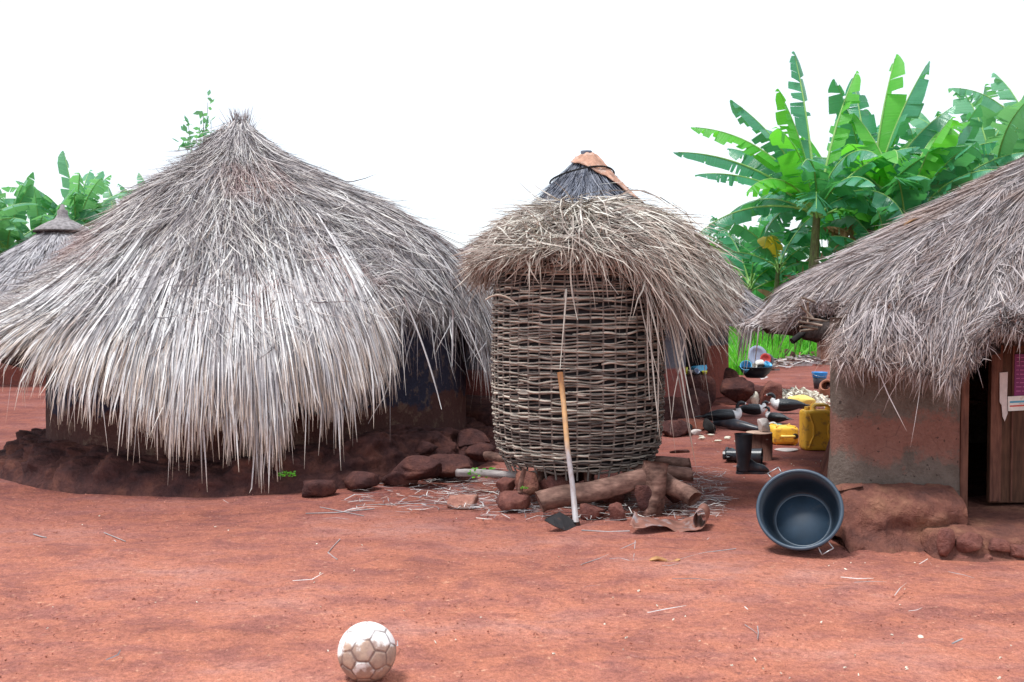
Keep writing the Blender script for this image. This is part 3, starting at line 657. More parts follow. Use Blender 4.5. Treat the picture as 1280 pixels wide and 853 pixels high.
cap.core('cap_core', M['thatch_core'], gran, goff, inset=0.05, thick=0.06, umax=0.72, n=80, k=16)
mk('straw_cap', M['straw_mess'], gran, goff,
   cap.blades(2600, (20, 170), (0.0, 0.85), (0.22, 0.42), (0.003, 0.006), (-0.03, 0.05), 0.07, 20, mess=0.045, curl=0.014, upow=0.8, umax=1.0, hang=.08),
   cap.blades(3000, (150, 250), (0.0, 0.9), (0.20, 0.42), (0.002, 0.0055), (-0.03, 0.05), 0.06, 18, mess=0.035, curl=0.012, upow=0.8, umax=0.98, hang=.06, drift=(-.05, 0, .02)),
   cap.blades(2400, (225, 292), (0.0, 0.85), (0.18, 0.36), (0.002, 0.0055), (-0.03, 0.05), 0.06, 24, mess=0.045, curl=0.02, upow=0.8, umax=0.93, hang=.08, drift=(-.08, 0, .02)),
   cap.blades(3200, (262, 380), (0.0, 0.88), (0.30, 0.55), (0.002, 0.0062), (-0.02, 0.07), 0.07, 18, mess=0.045, curl=0.03, upow=0.8, umax=0.98, hang=.12, drift=(.22, 0, .02)),
   cap.blades(420, (200, 380), (0.0, 0.75), (0.3, 0.6), (0.0035, 0.0075), (0.05, 0.11), 0.05, 26, mess=0.05, curl=0.05, upow=0.8, umax=1.0, hang=.14, drift=(.14, 0, .03)),
   cap.blades(50, (300, 345), (0.6, 0.9), (0.4, 0.5), (0.003, 0.006), (0.0, 0.06), 0.04, 6, mess=0.04, curl=0.03, upow=0.9, umax=1.1, hang=.3, drift=(.05, 0, 0)),
   cap.blades(30, (225, 300), (0.5, 0.9), (0.3, 0.45), (0.003, 0.006), (0.02, 0.06), 0.06, 12, mess=0.06, curl=0.03, upow=0.9, umax=1.0, hang=.16),
   roll=1.0)
for pts in ([(706, 372, 6.68), (712, 330, 6.6), (700, 462, 6.63)], [(810, 380, 6.75), (808, 430, 6.75), (812, 500, 6.8)], [(822, 385, 6.8), (824, 470, 6.8), (822, 540, 6.85)],
            [(720, 300, 6.6), (705, 330, 6.55), (722, 400, 6.6)], [(607, 375, 6.9), (625, 360, 6.85), (648, 382, 6.8)]):
    q = [at(*x) for x in pts]; tubeobj('dangling_straw', bez(q[0], q[1], q[2], 9), [.006]*7+[.004, .002], M['straw_mess'], gran, 4, goff)

# ---- logs and stones under the granary
LG = 'logs holding up the granary'
def log_thing(name, label, pts, rad, m, seed, group=LG, cat='log', n=14):
    P = np.array([at(*x)[:] for x in pts]); K = 26
    t = np.linspace(0, len(P)-1, K); Q = np.stack([np.interp(t, range(len(P)), P[:, i]) for i in range(3)], 1)
    Q[1:-1] += (np.sin(np.linspace(0, 7, K-2)+seed)[:, None]*np.array([.3, .3, 1]))*rad*0.12
    r = rad*(1+0.045*RS.normal(size=K))*np.linspace(1.06, .92, K); r = np.convolve(np.pad(r, 1, 'edge'), [.25, .5, .25], 'valid')
    c = Q.mean(0); o = tubeobj(name, Q, r, m, None, n+4, tuple(c), noise=0.07, nseed=seed, lobe=.075 if n > 10 else 0); o.location = c
    return tag(o, label, cat, group)
log_thing('log', 'long thick brown log lying slanted in front under the woven granary', [(674, 628, 6.62), (740, 614, 6.66), (812, 597, 6.75)], 0.068, M['log'], 1)
log_thing('log', 'short thick log sloping down to the right beside the knobbly stump', [(815, 592, 6.88), (868, 624, 6.62)], 0.062, M['log'], 2)
log_thing('log', 'middle log poking out right of the basket with a snapped end', [(790, 588, 7.05), (866, 593, 6.95)], 0.052, M['log'], 3)
log_thing('log', 'thin uppermost log end poking out right of the basket', [(785, 575, 7.35), (863, 579, 7.2)], 0.038, M['log'], 4)
log_thing('stump', 'knobbly upright brown stump where the logs cross at the granary foot', [(812, 640, 6.72), (818, 610, 6.72), (820, 578, 6.74)], 0.085, M['log'], 5, cat='stump')
log_thing('wooden_pole', 'pale grey pole lying on the litter left of the granary', [(571, 591, 7.55), (662, 594, 7.35)], 0.028, M['log_grey'], 6, cat='pole')
log_thing('wooden_pole', 'short dark pole behind the pale one at the granary foot', [(606, 570, 8.1), (640, 574, 8.0)], 0.035, M['log'], 7, cat='pole')
tag(log_thing('twig', 'stubby orange brown twig standing against the bottom left of the basket', [(650, 615, 6.78), (652, 600, 6.76), (656, 585, 6.74)], 0.017, M['log'], 8, cat='twig', n=8))
def stone(px, py, Y, sx, sy, sz, label, m='rock', seed=0, rz=0.0, blocky=0.3, name='stone', cat='stone', group=None, zoff=0.0, rough=0.22):
    """px,py = bottom middle of the visible stone"""
    p = at(px, py, Y); o = link(name, rock_mesh(name, (sx, sy, sz), seed, rough, 3 if sx < .2 else 4, blocky), M[m], None, (p.x, p.y, max(p.z, -0.02)+zoff))
    o.rotation_euler = (0, 0, rz); return tag(o, label, cat, group)
SG = 'stones under and around the granary'
stone(579, 637, 6.95, .125, .08, .055, 'flat pink slab of stone lying alone on the litter left of the granary', 'rock_pale', 1, 0.1, .7, group=SG)
stone(643, 639, 6.80, .115, .09, .08, 'dark pointed stone below the twig at the left corner of the granary', 'rock', 2, 0.3, .2, group=SG, rough=.4)
stone(660, 618, 6.95, .09, .08, .085, 'orange stone wedged under the twig with a scrap of green on it', 'mud_light', 3, 0, .2, group=SG)
stone(633, 619, 7.10, .09, .08, .07, 'round dark stone behind the pointed one under the left of the basket', 'rock', 4, 0, .2, group=SG)
stone(697, 622, 6.98, .13, .09, .09, 'broad dark red stone under the front left of the basket', 'rock', 5, 0, .3, group=SG)
stone(740, 651, 6.60, .10, .07, .062, 'rounded red stone below the long log, right of the hoe', 'rock', 6, 0.2, .25, group=SG)
stone(772, 655, 6.55, .07, .06, .07, 'heart-shaped small red stone right of the rounded one', 'rock', 7, 0.9, .1, group=SG, rough=.35)
stone(808, 645, 6.68, .09, .07, .09, 'rough crumbly boulder under the knobbly stump', 'mud_dark', 8, 0.5, .1, group=SG, rough=.5)
stone(760, 630, 6.95, .12, .1, .08, 'shaded stone behind the rounded red one under the basket', 'mud_dark', 9, 0.1, .4, group=SG)
stone(845, 628, 6.95, .12, .1, .08, 'shaded stone under the crossing logs on the right', 'mud_dark', 10, 0.4, .4, group=SG)
stone(720, 606, 7.5, .2, .12, .11, 'dark stone at the back under the middle of the basket', 'mud_dark', 11, 0.4, .4, group=SG)

# ---- hoe
hb = at(720, 655, 6.33); ht = at(700, 466, 6.66)
hoe = empty('hoe', hb, 'long-handled hoe leaning upright against the woven granary', 'hoe')
tubeobj('handle', [hb, hb.lerp(ht, .25)+Vector((0.004, 0, 0)), hb.lerp(ht, .5)-Vector((.003, 0, 0)), hb.lerp(ht, .8)+Vector((0.003, 0, 0)), ht], [.020, .0175, .017, .018, .0205], M['hoe_handle'], hoe, 10, tuple(hb))
pl = [at(724, 662, 6.30), at(706, 663, 6.20), at(694, 658, 6.16), at(680, 650, 6.18), at(690, 644, 6.24), at(700, 640, 6.30), at(714, 650, 6.34), at(723, 654, 6.34)]
bm = bmesh.new(); n_ = Vector((0.1, 0.35, -1)).normalized()*0.005
vt = [bm.verts.new(p-hb) for p in pl]; vb = [bm.verts.new(p-hb+n_) for p in pl]
bm.faces.new(vt); bm.faces.new(vb[::-1])
for i in range(8): bm.faces.new((vt[i], vt[(i+1) % 8], vb[(i+1) % 8], vb[i]))
bmobj('blade', bm, M['black_metal'], hoe)
ey = at(720, 658, 6.33)
tubeobj('eye_ring', [ey+Vector((0, 0, -.03)), ey+Vector((0, 0, .03))], [.030, .025], M['black_metal'], hoe, 12, tuple(hb))

# ---- rusty sheet of metal, curled at its right end
def metal_sheet():
    nu, nv = 60, 16; V = []
    a0 = at(785, 658, 6.35); a1 = at(742, 640, 6.6)
    for i in range(nu):
        u = i/(nu-1)
        for j in range(nv):
            v = j/(nv-1)
            L_ = u*1.02
            if L_ < 0.62:
                x = L_; z = 0.035+0.018*math.sin(x*9+v*2)+0.02*v*(1-u)+(0.025 if x < 0.03 else 0)-0.02*math.exp(-((x-0.42)/.07)**2)
            else:
                th = (L_-0.62)/0.062; x = 0.62+0.062*math.sin(th)*(1-0.03*th); z = 0.02+0.062*(1-math.cos(th))*(1-0.03*th)
            y = v*(0.22+0.05*math.sin(u*5))-0.03*math.sin(x*14)*(1-v)
            V.append((x*0.98+v*0.10, y+0.12*u*(1 if L_ < .62 else 1), z+0.003*math.sin(x*40+v*9)))
    p = gnd(786, 668); me = npmesh('metal_sheet', V, grid_faces(nu, nv), True)
    o = link('metal_sheet', me, M['rust'], None, (p.x, p.y-0.02, 0.0)); m = o.modifiers.new('thick', 'SOLIDIFY'); m.thickness = 0.003
    o.scale = (0.75, 1, 1)
    o.rotation_euler = (0, 0, 0.05); tag(o, 'crumpled rusty metal sheet with one end rolled up, on the ground right of the hoe', 'metal sheet')
metal_sheet()

# ---------------------------------------------------------------- middle hut behind the granary
MC = (0.95, 12.8); moff = (MC[0], MC[1], 0)
mid = empty('thatched_hut', moff, 'round hut behind the granary with an orange wrap on its blue-grey peak', 'hut')
def mt(k=1.0, drop=0): return [(0.05, 3.32), (0.40, 2.92), (0.75, 2.58), (1.13, 2.32), (1.46, 2.07), (1.69, 1.80), (1.80, 1.50), (1.78, 1.24-drop)]
mleft = [(0.05, 3.32), (0.40, 2.92), (0.75, 2.58), (1.15, 2.32), (1.52, 2.07), (2.0, 1.82), (2.4, 1.55), (2.6, 1.25)]
mid_roof = Roof(MC, [(0, mt()), (90, mt()), (150, mleft), (215, mleft), (265, mt(drop=-.05)), (315, mt(drop=0.0)), (340, mt(drop=.02))])
mid_roof.core('thatch_core', M['thatch_core'], mid, moff, inset=0.06, thick=0.10, umax=0.9, n=90, k=20)
mk('thatch', M['straw_worn'], mid, moff,
   mid_roof.blades(9000, (180, 385), (0.28, 0.92), (0.12, 0.22), (0.004, 0.008), (-0.02, 0.05), 0.06, 9, mess=0.03, clump=8, upow=0.7, umax=0.98, hang=.08),
   mid_roof.blades(2500, (20, 180), (0.25, 0.92), (0.14, 0.26), (0.006, 0.010), (-0.02, 0.04), 0.04, 5, upow=0.7))
mk('loose_straw', M['straw_mess'], mid, moff,
   mid_roof.blades(1500, (285, 372), (0.33, 0.93), (0.22, 0.42), (0.006, 0.013), (0.03, 0.10), 0.08, 12, mess=0.05, curl=0.03, upow=0.8, umax=0.96, hang=.09), roll=1.0)
mk('peak', M['straw_blue'], mid, moff, mid_roof.blades(5000, (0, 360), (0.0, 0.22), (0.08, 0.13), (0.003, 0.007), (0.0, 0.06), 0.03, 3, upow=0.7))
pk = Vector((MC[0], MC[1], 3.26))
V, f = lathe_arr([(0.0, .0), (.085, .0), (.075, .05), (.065, .10), (.075, .13), (.07, .145), (0.0, .14)], 16)
link('peak_knob', mesh_from('peak_knob', [(V, f)], True), M['straw_blue'], mid, pk-Vector(moff))
def wrap():
    a = np.linspace(-2.6, 0.35, 70); u = np.linspace(0, 1, 10); A, U = np.meshgrid(a, u, indexing='ij')
    lo = np.interp(A, [-2.6, -1.7, -1.0, -0.5, -0.2, .1, .35], [.06, .075, .12, .22, .27, .24, .12]); hi = np.interp(A, [-2.6, -1.7, -.6, -.25, .1, .35], [.03, .012, .012, .05, .05, .05])
    S = hi+(lo-hi)*U
    P = mid_roof.pos(np.degrees(A), S)+mid_roof.normal(np.degrees(A), S)*(0.085+0.007*np.sin(A*11+U*5))[..., None]
    P[..., 2] += 0.015*fbm(P, 9, 2, 5)
    o = link('bark_wrap', npmesh('bark_wrap', P, grid_faces(70, 10), True, None, moff), M['cloth_orange'], mid); m = o.modifiers.new('thick', 'SOLIDIFY'); m.thickness = 0.008
wrap()
A = np.radians(np.linspace(0, 360, 60)); bp = mid_roof.pos(np.degrees(A), 0.115-0.03*np.cos(A+0.9))+mid_roof.normal(np.degrees(A), np.full(60, .12))*0.11
tubeobj('binding', bp, 0.012, M['charcoal'], mid, 5, moff)
round_wall('wall', (0.52, 12.75), 1.64, 1.25, 0.1, 1.62, M['wall_grey'], mid, moff, p=3.5, seed=5)
plinth('mud_plinth', (0.52, 12.75), 1.0, 1.13, 0.36, M['mud_dark'], mid, moff, p=3.5, e=(1.62, 1.22), seed=6, amp=0.06)

# ---- hut further back on its right
FC = (2.14, 16.5); foff = (FC[0], FC[1], 0)
far = empty('thatched_hut', foff, 'smooth grey thatched hut seen behind and right of the hut with the orange wrap', 'hut')
ft = [(0.04, 2.98), (0.4, 2.62), (0.8, 2.32), (1.2, 2.02), (1.6, 1.74), (1.9, 1.50), (2.1, 1.28), (2.12, 1.12)]
far_roof = Roof(FC, [(0, ft), (120, ft), (240, ft)])
far_roof.core('thatch_core', M['thatch_grey'], far, foff, inset=0.03, thick=0.16, umax=0.97, n=80, k=18)
mk('thatch', M['straw_grey'], far, foff, far_roof.blades(7000, (180, 420), (0.0, 0.93), (0.08, 0.16), (0.005, 0.011), (-0.02, 0.02), 0.02, 4, upow=0.65))
round_wall('wall', FC, 1.40, 1.40, 0.0, 1.55, M['wall_far'], far, foff, p=2.4, seed=8)
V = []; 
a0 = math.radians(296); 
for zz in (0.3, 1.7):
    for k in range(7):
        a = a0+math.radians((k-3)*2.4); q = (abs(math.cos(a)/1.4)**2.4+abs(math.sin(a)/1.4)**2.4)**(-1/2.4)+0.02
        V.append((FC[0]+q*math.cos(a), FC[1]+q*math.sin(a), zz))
o = link('door', npmesh('door', V, grid_faces(2, 7), True, None, foff), M['inner_shade'], far); o.modifiers.new('thick', 'SOLIDIFY').thickness = 0.02  # dark plate painting the shaded doorway opening, not a door leaf
q0 = at(881, 470, 15.1); q1 = at(883, 395, 15.15); tubeobj('door_post', [q0, q1], .03, M['door_frame'], far, 8, foff)
def bench(name, label, px0, px1, Y, d, h, seed, group='mud benches along the hut wall'):
    x0 = at(px0, 480, Y).x; x1 = at(px1, 480, Y).x
    bm = box_bm(x1-x0, d, h, min(h, d)*0.32, 5)
    bmesh.ops.subdivide_edges(bm, edges=[e for e in bm.edges if e.calc_length() > 0.12], cuts=5, use_grid_fill=True)
    V = np.array([v.co[:] for v in bm.verts]); nn = fbm(V+seed, 3, 3, seed)
    for v, k in zip(bm.verts, nn): v.co *= 1+0.10*k
    o = bmobj(name, bm, M['mud_dark'], None, True, ((x0+x1)/2, Y+d/2, h/2-.02)); return tag(o, label, 'bench', group)
bench('mud_bench', 'rounded mud bench with yellow and blue things on it, along the far hut wall', 853, 897, 14.1, 0.55, 0.45, 3)
bench('mud_bench', 'further rounded mud bench at the corner of the far hut by the grass', 890, 926, 15.6, 0.5, 0.46, 4)
# things on the bench
def cup(name, label, px, py, Y, r, h, m, group=None, cat='cup', rot=(0, 0, 0)):
    p = at(px, py, Y); th = r*0.08
    V, f = lathe_arr([(0.0, 0.002), (r*0.72, 0.0), (r*0.86, h*0.5), (r, h), (r-th, h), (r*0.84-th, h*.5), (r*0.7-th, th), (0.0, th)], 24)
    o = link(name, mesh_from(name, [(V, f)], True), M[m], None, p); o.rotation_euler = rot; return tag(o, label, cat, group)
zb = 0.445
def on(px, Y, z): 
    d = (px-640)/F*Y; return Vector((d, Y, z))
def cup_at(name, label, loc, r, h, m, cat='cup', rot=(0, 0, 0), group=None):
    th = r*0.08; V, f = lathe_arr([(0.0, 0.002), (r*0.72, 0.0), (r*0.86, h*0.5), (r, h), (r-th, h), (r*0.84-th, h*.5), (r*0.7-th, th), (0.0, th)], 24)
    o = link(name, mesh_from(name, [(V, f)], True), M[m], None, loc); o.rotation_euler = rot; return tag(o, label, cat, group)
cup_at('cup', 'yellow green plastic cup standing at the left end of the mud bench', on(856, 14.3, zb), .05, .10, 'lime')
cup_at('bowl', 'small pale bowl in the middle of the mud bench', on(863, 14.3, zb), .045, .06, 'paper', 'bowl')
cup_at('bowl', 'small lilac bowl tipped over beside the blue bag on the mud bench', on(869, 14.3, zb+.02), .045, .06, 'dish_clear', 'bowl', (1.0, 0, .5))
cup_at('cup', 'small yellow cup at the right end of the mud bench', on(881, 14.3, zb), .04, .05, 'lime')
o = link('plastic_bag', rock_mesh('plastic_bag', (.11, .09, .06), 61, .45, 3), M['cyan'], None, on(874, 14.45, zb+.03)); tag(o, 'crumpled bright blue plastic bag on the mud bench', 'bag')

# ---- low things along the mid hut
RG = 'clods and stones at the foot of the middle hut'
stone(862, 521, 12.4, .33, .24, .17, 'big cracked clod of dark mud beside the corner of the middle hut', 'mud_dark', 31, .2, .2, 'clod', 'clod', RG, rough=.45)
stone(846, 549, 10.9, .22, .15, .09, 'low mud heap behind the right edge of the granary', 'mud_dark', 32, 1.2, .1, 'clod', 'clod', RG, rough=.45)
stone(868, 541, 11.4, .22, .14, .08, 'flat broken brick slab with a sooty underside near the ducks', 'brick', 33, .1, .6, 'brick', 'brick', RG)
stone(856, 545, 11.0, .10, .08, .07, 'black charred lump at the left of the brick slab', 'charcoal', 34, .5, .3, 'charcoal_lump', 'charcoal', RG, rough=.4)
stone(886, 545, 11.1, .07, .07, .09, 'black charred block at the right of the brick slab', 'charcoal', 35, .3, .7, 'charcoal_lump', 'charcoal', RG)
stone(870, 546, 11.0, .07, .05, .04, 'small grey ash-covered stone between the charred lumps', 'paper', 36, .3, .5, 'stone', 'stone', RG)
stone(848, 570, 9.6, .10, .05, .025, 'thin dark stone splinter on the earth right of the granary', 'mud_dark', 37, .1, .5, 'stone', 'stone', RG)
# loose clods that make the earth bank right of the left hut
for i, (px, py, Y, s, lab) in enumerate([(556, 598, 8.0, .2, 'dark clod in the bank nearest the pale grey pole'), (590, 560, 8.8, .2, 'dark clod between the left hut and the granary, upper one'), (600, 578, 8.5, .16, 'dark clod behind the pale grey pole'), (525, 602, 7.75, .2, 'dark clod at the foot of the left hut, left of the litter')]):
    stone(px, py, Y, s, s*.7, s*.45, lab, 'mud_dark', 70+i, i, .2, 'clod', 'clod', 'clods between the left hut and the granary', rough=.45)
# earth ledge of the maroon wall between the huts
p = at(590, 520, 10.6); tag(link('earth_ledge', rock_mesh('earth_ledge', (.55, .4, .26), 91, .2, 4, .6), M['mud_dark'], None, (p.x, p.y, -.02)), 'dark earth ledge seen in the gap between the left hut and the granary', 'ledge')

# ---------------------------------------------------------------- house on the right
RC = (4.45, 7.8); roff = (RC[0], RC[1], 0)
house = empty('thatched_house', (RC[0], RC[1], 0), 'grey-brown walled house on the right with brown thatch and an open wooden door', 'house')
def sq(az):      # plan: a square with very round corners
    a = np.radians(az); p = 4.6; return (np.abs(np.cos(a)/1.0)**p+np.abs(np.sin(a)/0.86)**p)**(-1/p)
def rt(z_end, b=0.0, re=1.0): return [(0.03, 2.74), (0.38, 2.54), (0.90, 2.28), (1.42, 2.02), (1.90, 1.76), (2.26, 1.52+b), (2.46, 1.30+b), (2.50+0.09*re, z_end)]
R_tabs = [(0, rt(1.1)), (90, rt(1.1)), (150, [(a*.93, b) for a, b in rt(1.22, .02)]), (168, [(a*.91, b) for a, b in rt(1.22, .02)]), (182, [(a*.945, b) for a, b in rt(1.22, .02)]), (196, [(a*.99, b) for a, b in rt(1.22, .02)]), (203, rt(1.24, .02)), (205, rt(1.44, .06, .1)), (212.6, rt(1.44, .06, .1)), (214.6, [(a*1.02, b) for a, b in rt(1.10, 0)]), (218, [(a*1.06, b) for a, b in rt(1.03, -.02)]), (222, [(a*1.03, b) for a, b in rt(1.02, -.03)]),
          (224.5, rt(0.98, -.05)), (227.5, rt(0.95, -.08)), (229.8, rt(1.05, -.04)), (231.3, rt(1.22, .03)), (240, rt(1.28, .03)), (300, rt(1.1))]
Rr = Roof(RC, R_tabs, sq)
Rr.core('thatch_core', M['thatch_core'], house, roff, inset=0.05, thick=0.12, umax=0.88, n=260, k=24)
mk('thatch', M['straw_brown'], house, roff,
   Rr.blades(24000, (165, 285), (0.0, 0.93), (0.09, 0.19), (0.0016, 0.0038), (-0.03, 0.03), 0.035, 2.0, mess=0.014, clump=4.5, upow=0.65, umax=0.96, hang=.06),
   Rr.blades(24000, (198, 242), (0.1, 0.95), (0.08, 0.17), (0.0014, 0.0034), (-0.01, 0.045), 0.04, 1.8, mess=0.014, clump=4.0, upow=0.75, seed=33, umax=0.97, hang=.08),
   Rr.blades(9000, (215.5, 242), (0.82, 0.97), (0.05, 0.12), (0.0014, 0.0034), (-0.04, 0.06), 0.05, 1.6, mess=0.02, clump=3, upow=0.9, seed=40, umax=0.98, hang=.09),
   Rr.blades(5000, (285, 525), (0.0, 0.93), (0.12, 0.22), (0.005, 0.009), (-0.03, 0.03), 0.03, 4, upow=0.65),
   Rr.blades(350, (195, 240), (0.1, 0.95), (0.08, 0.16), (0.0016, 0.0035), (0.03, 0.06), 0.08, 8, mess=0.04, upow=0.8), roll=0.9)
# two dark seed clumps caught on the thatch
for px, py, Y, s in ((1110, 403, 5.62, .055), (1121, 396, 5.6, .05)):
    p = at(px, py, Y)
    # drop it onto the roof surface along the line of sight
    best = None
    for YY in np.linspace(5.2, 7.5, 120):
        q = at(px, py, YY); d = np.array([q.x-RC[0], q.y-RC[1]]); az = math.degrees(math.atan2(d[1], d[0])) % 360
        uu = np.linspace(0.3, 1, 80); PP = Rr.pos(np.full(80, az), uu); k = np.argmin(np.hypot(PP[:, 0]-q.x, PP[:, 1]-q.y))
        if PP[k, 2] > q.z: best = q; break
    q = best or p
    o = link('seed_clump', rock_mesh('seed_clump', (s*.62, .03, s*1.5), 5, .3, 3), M['clump'], house, Vector((q.x, q.y-.03, q.z-s*.8))-Vector(roff))
# wall polygon with thickness, corner facing the yard
def wall_slab(name, pts, z0, z1, th, m, parent, off, seed=0, ny=30):
    """vertical wall following pts (plan polyline), with lumpy face"""
    P = np.array(pts, float); seg = np.hypot(*np.diff(P, axis=0).T); cum = np.concatenate([[0], np.cumsum(seg)])
    nu = int(cum[-1]/0.05)+2; s = np.linspace(0, cum[-1], nu); X = np.interp(s, cum, P[:, 0]); Y = np.interp(s, cum, P[:, 1])
    for _ in range(2):
        X[1:-1] = (X[:-2]+2*X[1:-1]+X[2:])/4; Y[1:-1] = (Y[:-2]+2*Y[1:-1]+Y[2:])/4
    tx, ty = np.gradient(X), np.gradient(Y); l = np.hypot(tx, ty); nx, ny_ = ty/l, -tx/l
    z = np.linspace(z0, z1, ny)
    A = np.stack([np.repeat(X[:, None], ny, 1), np.repeat(Y[:, None], ny, 1), np.repeat(z[None], nu, 0)], -1)
    n3 = np.stack([nx, ny_, np.zeros(nu)], -1)[:, None, :]
    A = A+n3*fbm(A, 3.5, 4, seed)[..., None]*0.02
    B = A-n3*th
    V = np.concatenate([A.reshape(-1, 3), B.reshape(-1, 3)]); n0 = nu*ny
    f1 = grid_faces(nu, ny); f2 = f1[:, ::-1]+n0
    j = np.arange(ny-1); e1 = np.stack([j, j+1, j+1+n0, j+n0], 1); e2 = (e1+(nu-1)*ny)[:, ::-1]
    i = np.arange(nu-1); e3 = np.stack([i*ny, (i+1)*ny, (i+1)*ny+n0, i*ny+n0], 1); e4 = (e3+ny-1)[:, ::-1]
    return link(name, npmesh(name, V, np.vstack([f1, f2, e1, e2, e3, e4]), True, None, off), m, parent)
wx0 = at(1043, 500, 6.08).x; wx1 = at(1199, 500, 6.0).x
wall_slab('wall', [(wx0+1.6, 9.4), (wx0+1.3, 8.9), (wx0-0.02, 6.16), (wx0+0.03, 6.06), (wx1, 6.0), (wx1+.01, 6.0)], 0.12, 1.34, 0.16, M['house_wall'], house, roff, 3)
wall_slab('wall', [(3.62, 6.0), (5.9, 6.05), (6.1, 6.3), (6.1, 9.2), (6.0, 9.4), (wx0+1.15, 9.4)], 0.12, 1.34, 0.16, M['house_wall'], house, roff, 4)
# earthen bank along the wall foot
def bank():
    nu, nv = 110, 26; x = np.linspace(wx0-0.06, wx1-0.06, nu); V = np.zeros((nu, nv, 3))
    for i in range(nu):
        s = np.linspace(0, 1, nv)
        yy = np.interp(s, [0, .35, .5, .62, .8, 1], [6.22, 5.98, 5.80, 5.74, 5.73, 5.62]); zz = np.interp(s, [0, .35, .5, .62, .8, 1], [.325, .315, .265, .17, .05, -.04])
        e = np.clip((x[i]-x[0])/0.12, 0, 1); e = math.sqrt(max(0, 1-(1-e)**2))
        zz = zz*(0.15+0.85*e)-0.0; 
        V[i, :, 0] = x[i]+0.0; V[i, :, 1] = yy; V[i, :, 2] = zz
    n = fbm(V, 4, 4, 21)[..., None]; m_ = fbm(V, 1.7, 2, 25)[..., None]
    V += np.array([0, -0.07, 0.035])*n+np.array([0, -.05, 0.01])*m_; V += np.array([0, -.03, .02])*fbm(V, 13, 4, 77)[..., None]
    # hollow worn under its lip
    h = np.exp(-((V[..., 0]-(wx0+.35))/.3)**2-((V[..., 2]-.12)/.05)**2); V[..., 1] += h*0.05
    # left flank going back round the corner
    me = npmesh('earth_bank', V, grid_faces(nu, nv), True, None, roff)
    link('earth_bank', me, M['mud_light'], house)
    # side bank
    nu = 60; t = np.linspace(0, 1, nu); V = np.zeros((nu, nv, 3)); s = np.linspace(0, 1, nv)
    for i in range(nu):
        cx = wx0+0.95*t[i]; cy = 5.95+2.9*t[i]; dr = np.interp(s, [0, .5, 1], [-.12, .06, .17]); zz = np.interp(s, [0, .5, .8, 1], [.33, .28, .1, -.04])
        V[i, :, 0] = cx-dr*0.95; V[i, :, 1] = cy+dr*0.3; V[i, :, 2] = zz
    V += fbm(V, 4, 3, 31)[..., None]*np.array([.03, 0, .02])
    link('side_bank', npmesh('side_bank', V, grid_faces(nu, nv), True, None, roff), M['mud_light'], house)
bank()
# threshold step with rough stones along its front
def step():
    nu, nv = 120, 26; x0 = at(1168, 690, 5.5).x; x = np.linspace(x0, x0+2.3, nu); s = np.linspace(0, 1, nv); V = np.zeros((nu, nv, 3))
    for i in range(nu):
        yy = np.interp(s, [0, .5, .62, .8, 1], [6.5, 5.62, 5.52, 5.48, 5.38]); zz = np.interp(s, [0, .3, .5, .62, .8, 1], [.165, .16, .12, .10, .03, -.04])
        V[i, :, 0] = x[i]; V[i, :, 1] = yy; V[i, :, 2] = zz
        if i < 3: V[i, :, 2] *= (0.2, .7, .95)[i]
    V += fbm(V, 5, 4, 41)[..., None]*np.array([0, -.04, .028])
    link('threshold', npmesh('threshold', V, grid_faces(nu, nv), True, None, roff), M['mud_light'], house)
    for px, py, sx, sy, sz, sd in ((1184, 697, .055, .05, .085, 1), (1214, 692, .085, .05, .055, 2), (1252, 690, .08, .05, .04, 3), (1276, 700, .06, .05, .04, 4), (1232, 703, .05, .05, .025, 5), (1205, 705, .05, .04, .02, 6)):
        p = at(px, py, 5.47); o = link('step_stone', rock_mesh('step_stone', (sx, sy, sz), 200+sd, .22, 3, .6, .1), M['rock'], house, Vector((p.x, 5.49, max(p.z, -.01)))-Vector(roff))
step()
# door frame, door leaf, dark room
dx0 = at(1200, 500, 6.02).x; dx1 = at(1210, 500, 6.02).x
bm = xf(box_bm(dx1-dx0, 0.12, 1.28, 0.006), ((dx0+dx1)/2-roff[0]+.004, 6.07-roff[1], 0.80)); df = bmobj('door_frame', bm, M['door_frame'], house)
bm = xf(box_bm(0.06, 0.12, 1.28, 0.006), (3.59-roff[0], 6.07-roff[1], 0.80)); bmobj('door_frame', bm, M['door_frame'], house)
hx = at(1238, 500, 6.14).x
door = bmobj('door', xf(box_bm(0.50, 0.035, 1.22, 0.004), (hx+.25-roff[0], 6.16-roff[1], 0.80)), M['door_wood'], house)
for k, (a, b_) in enumerate(((0.0, .055), (.135, .02))):   # planks edges
    bmobj('board', xf(box_bm(0.012 if k else 0.07, 0.012, 1.20, 0.003), (hx+a+(.035 if not k else 0)-roff[0], 6.136-roff[1], 0.80)), M['door_frame'], door)
bm = xf(box_bm(0.26, 0.004, 0.26), (hx+.27-roff[0], 6.128-roff[1], .985)); M['purple'] = simple('purple', (0.17, 0.012, 0.10), .5, .4, .15, 14, 0)
poster = bmobj('poster', bm, M['purple'], door)
bm = bmesh.new()
for r in range(9):
    x = 0.0
    while x < 0.24:
        w_ = RS.uniform(.012, .035); bb = xf(box_bm(w_, .002, .006), (hx+.15+x+w_/2-roff[0], 6.1245-roff[1], 1.095-r*.026))
        me_ = bpy.data.meshes.new('t'); bb.to_mesh(me_); bb.free(); bm.from_mesh(me_); bpy.data.meshes.remove(me_); x += w_+.008
M['print'] = simple('print', (0.42, 0.12, 0.28), .6, .2, .1, 10, 0)
bmobj('print', bm, M['print'], poster)
bmobj('newspaper', xf(box_bm(0.27, 0.004, 0.09), (hx+.235-roff[0], 6.122-roff[1], .815), (0, -.05, 0)), M['white'], door)
M['news_blue'] = simple('news_blue', (.10, .35, .5), .6, .2, .1, 10, 0)
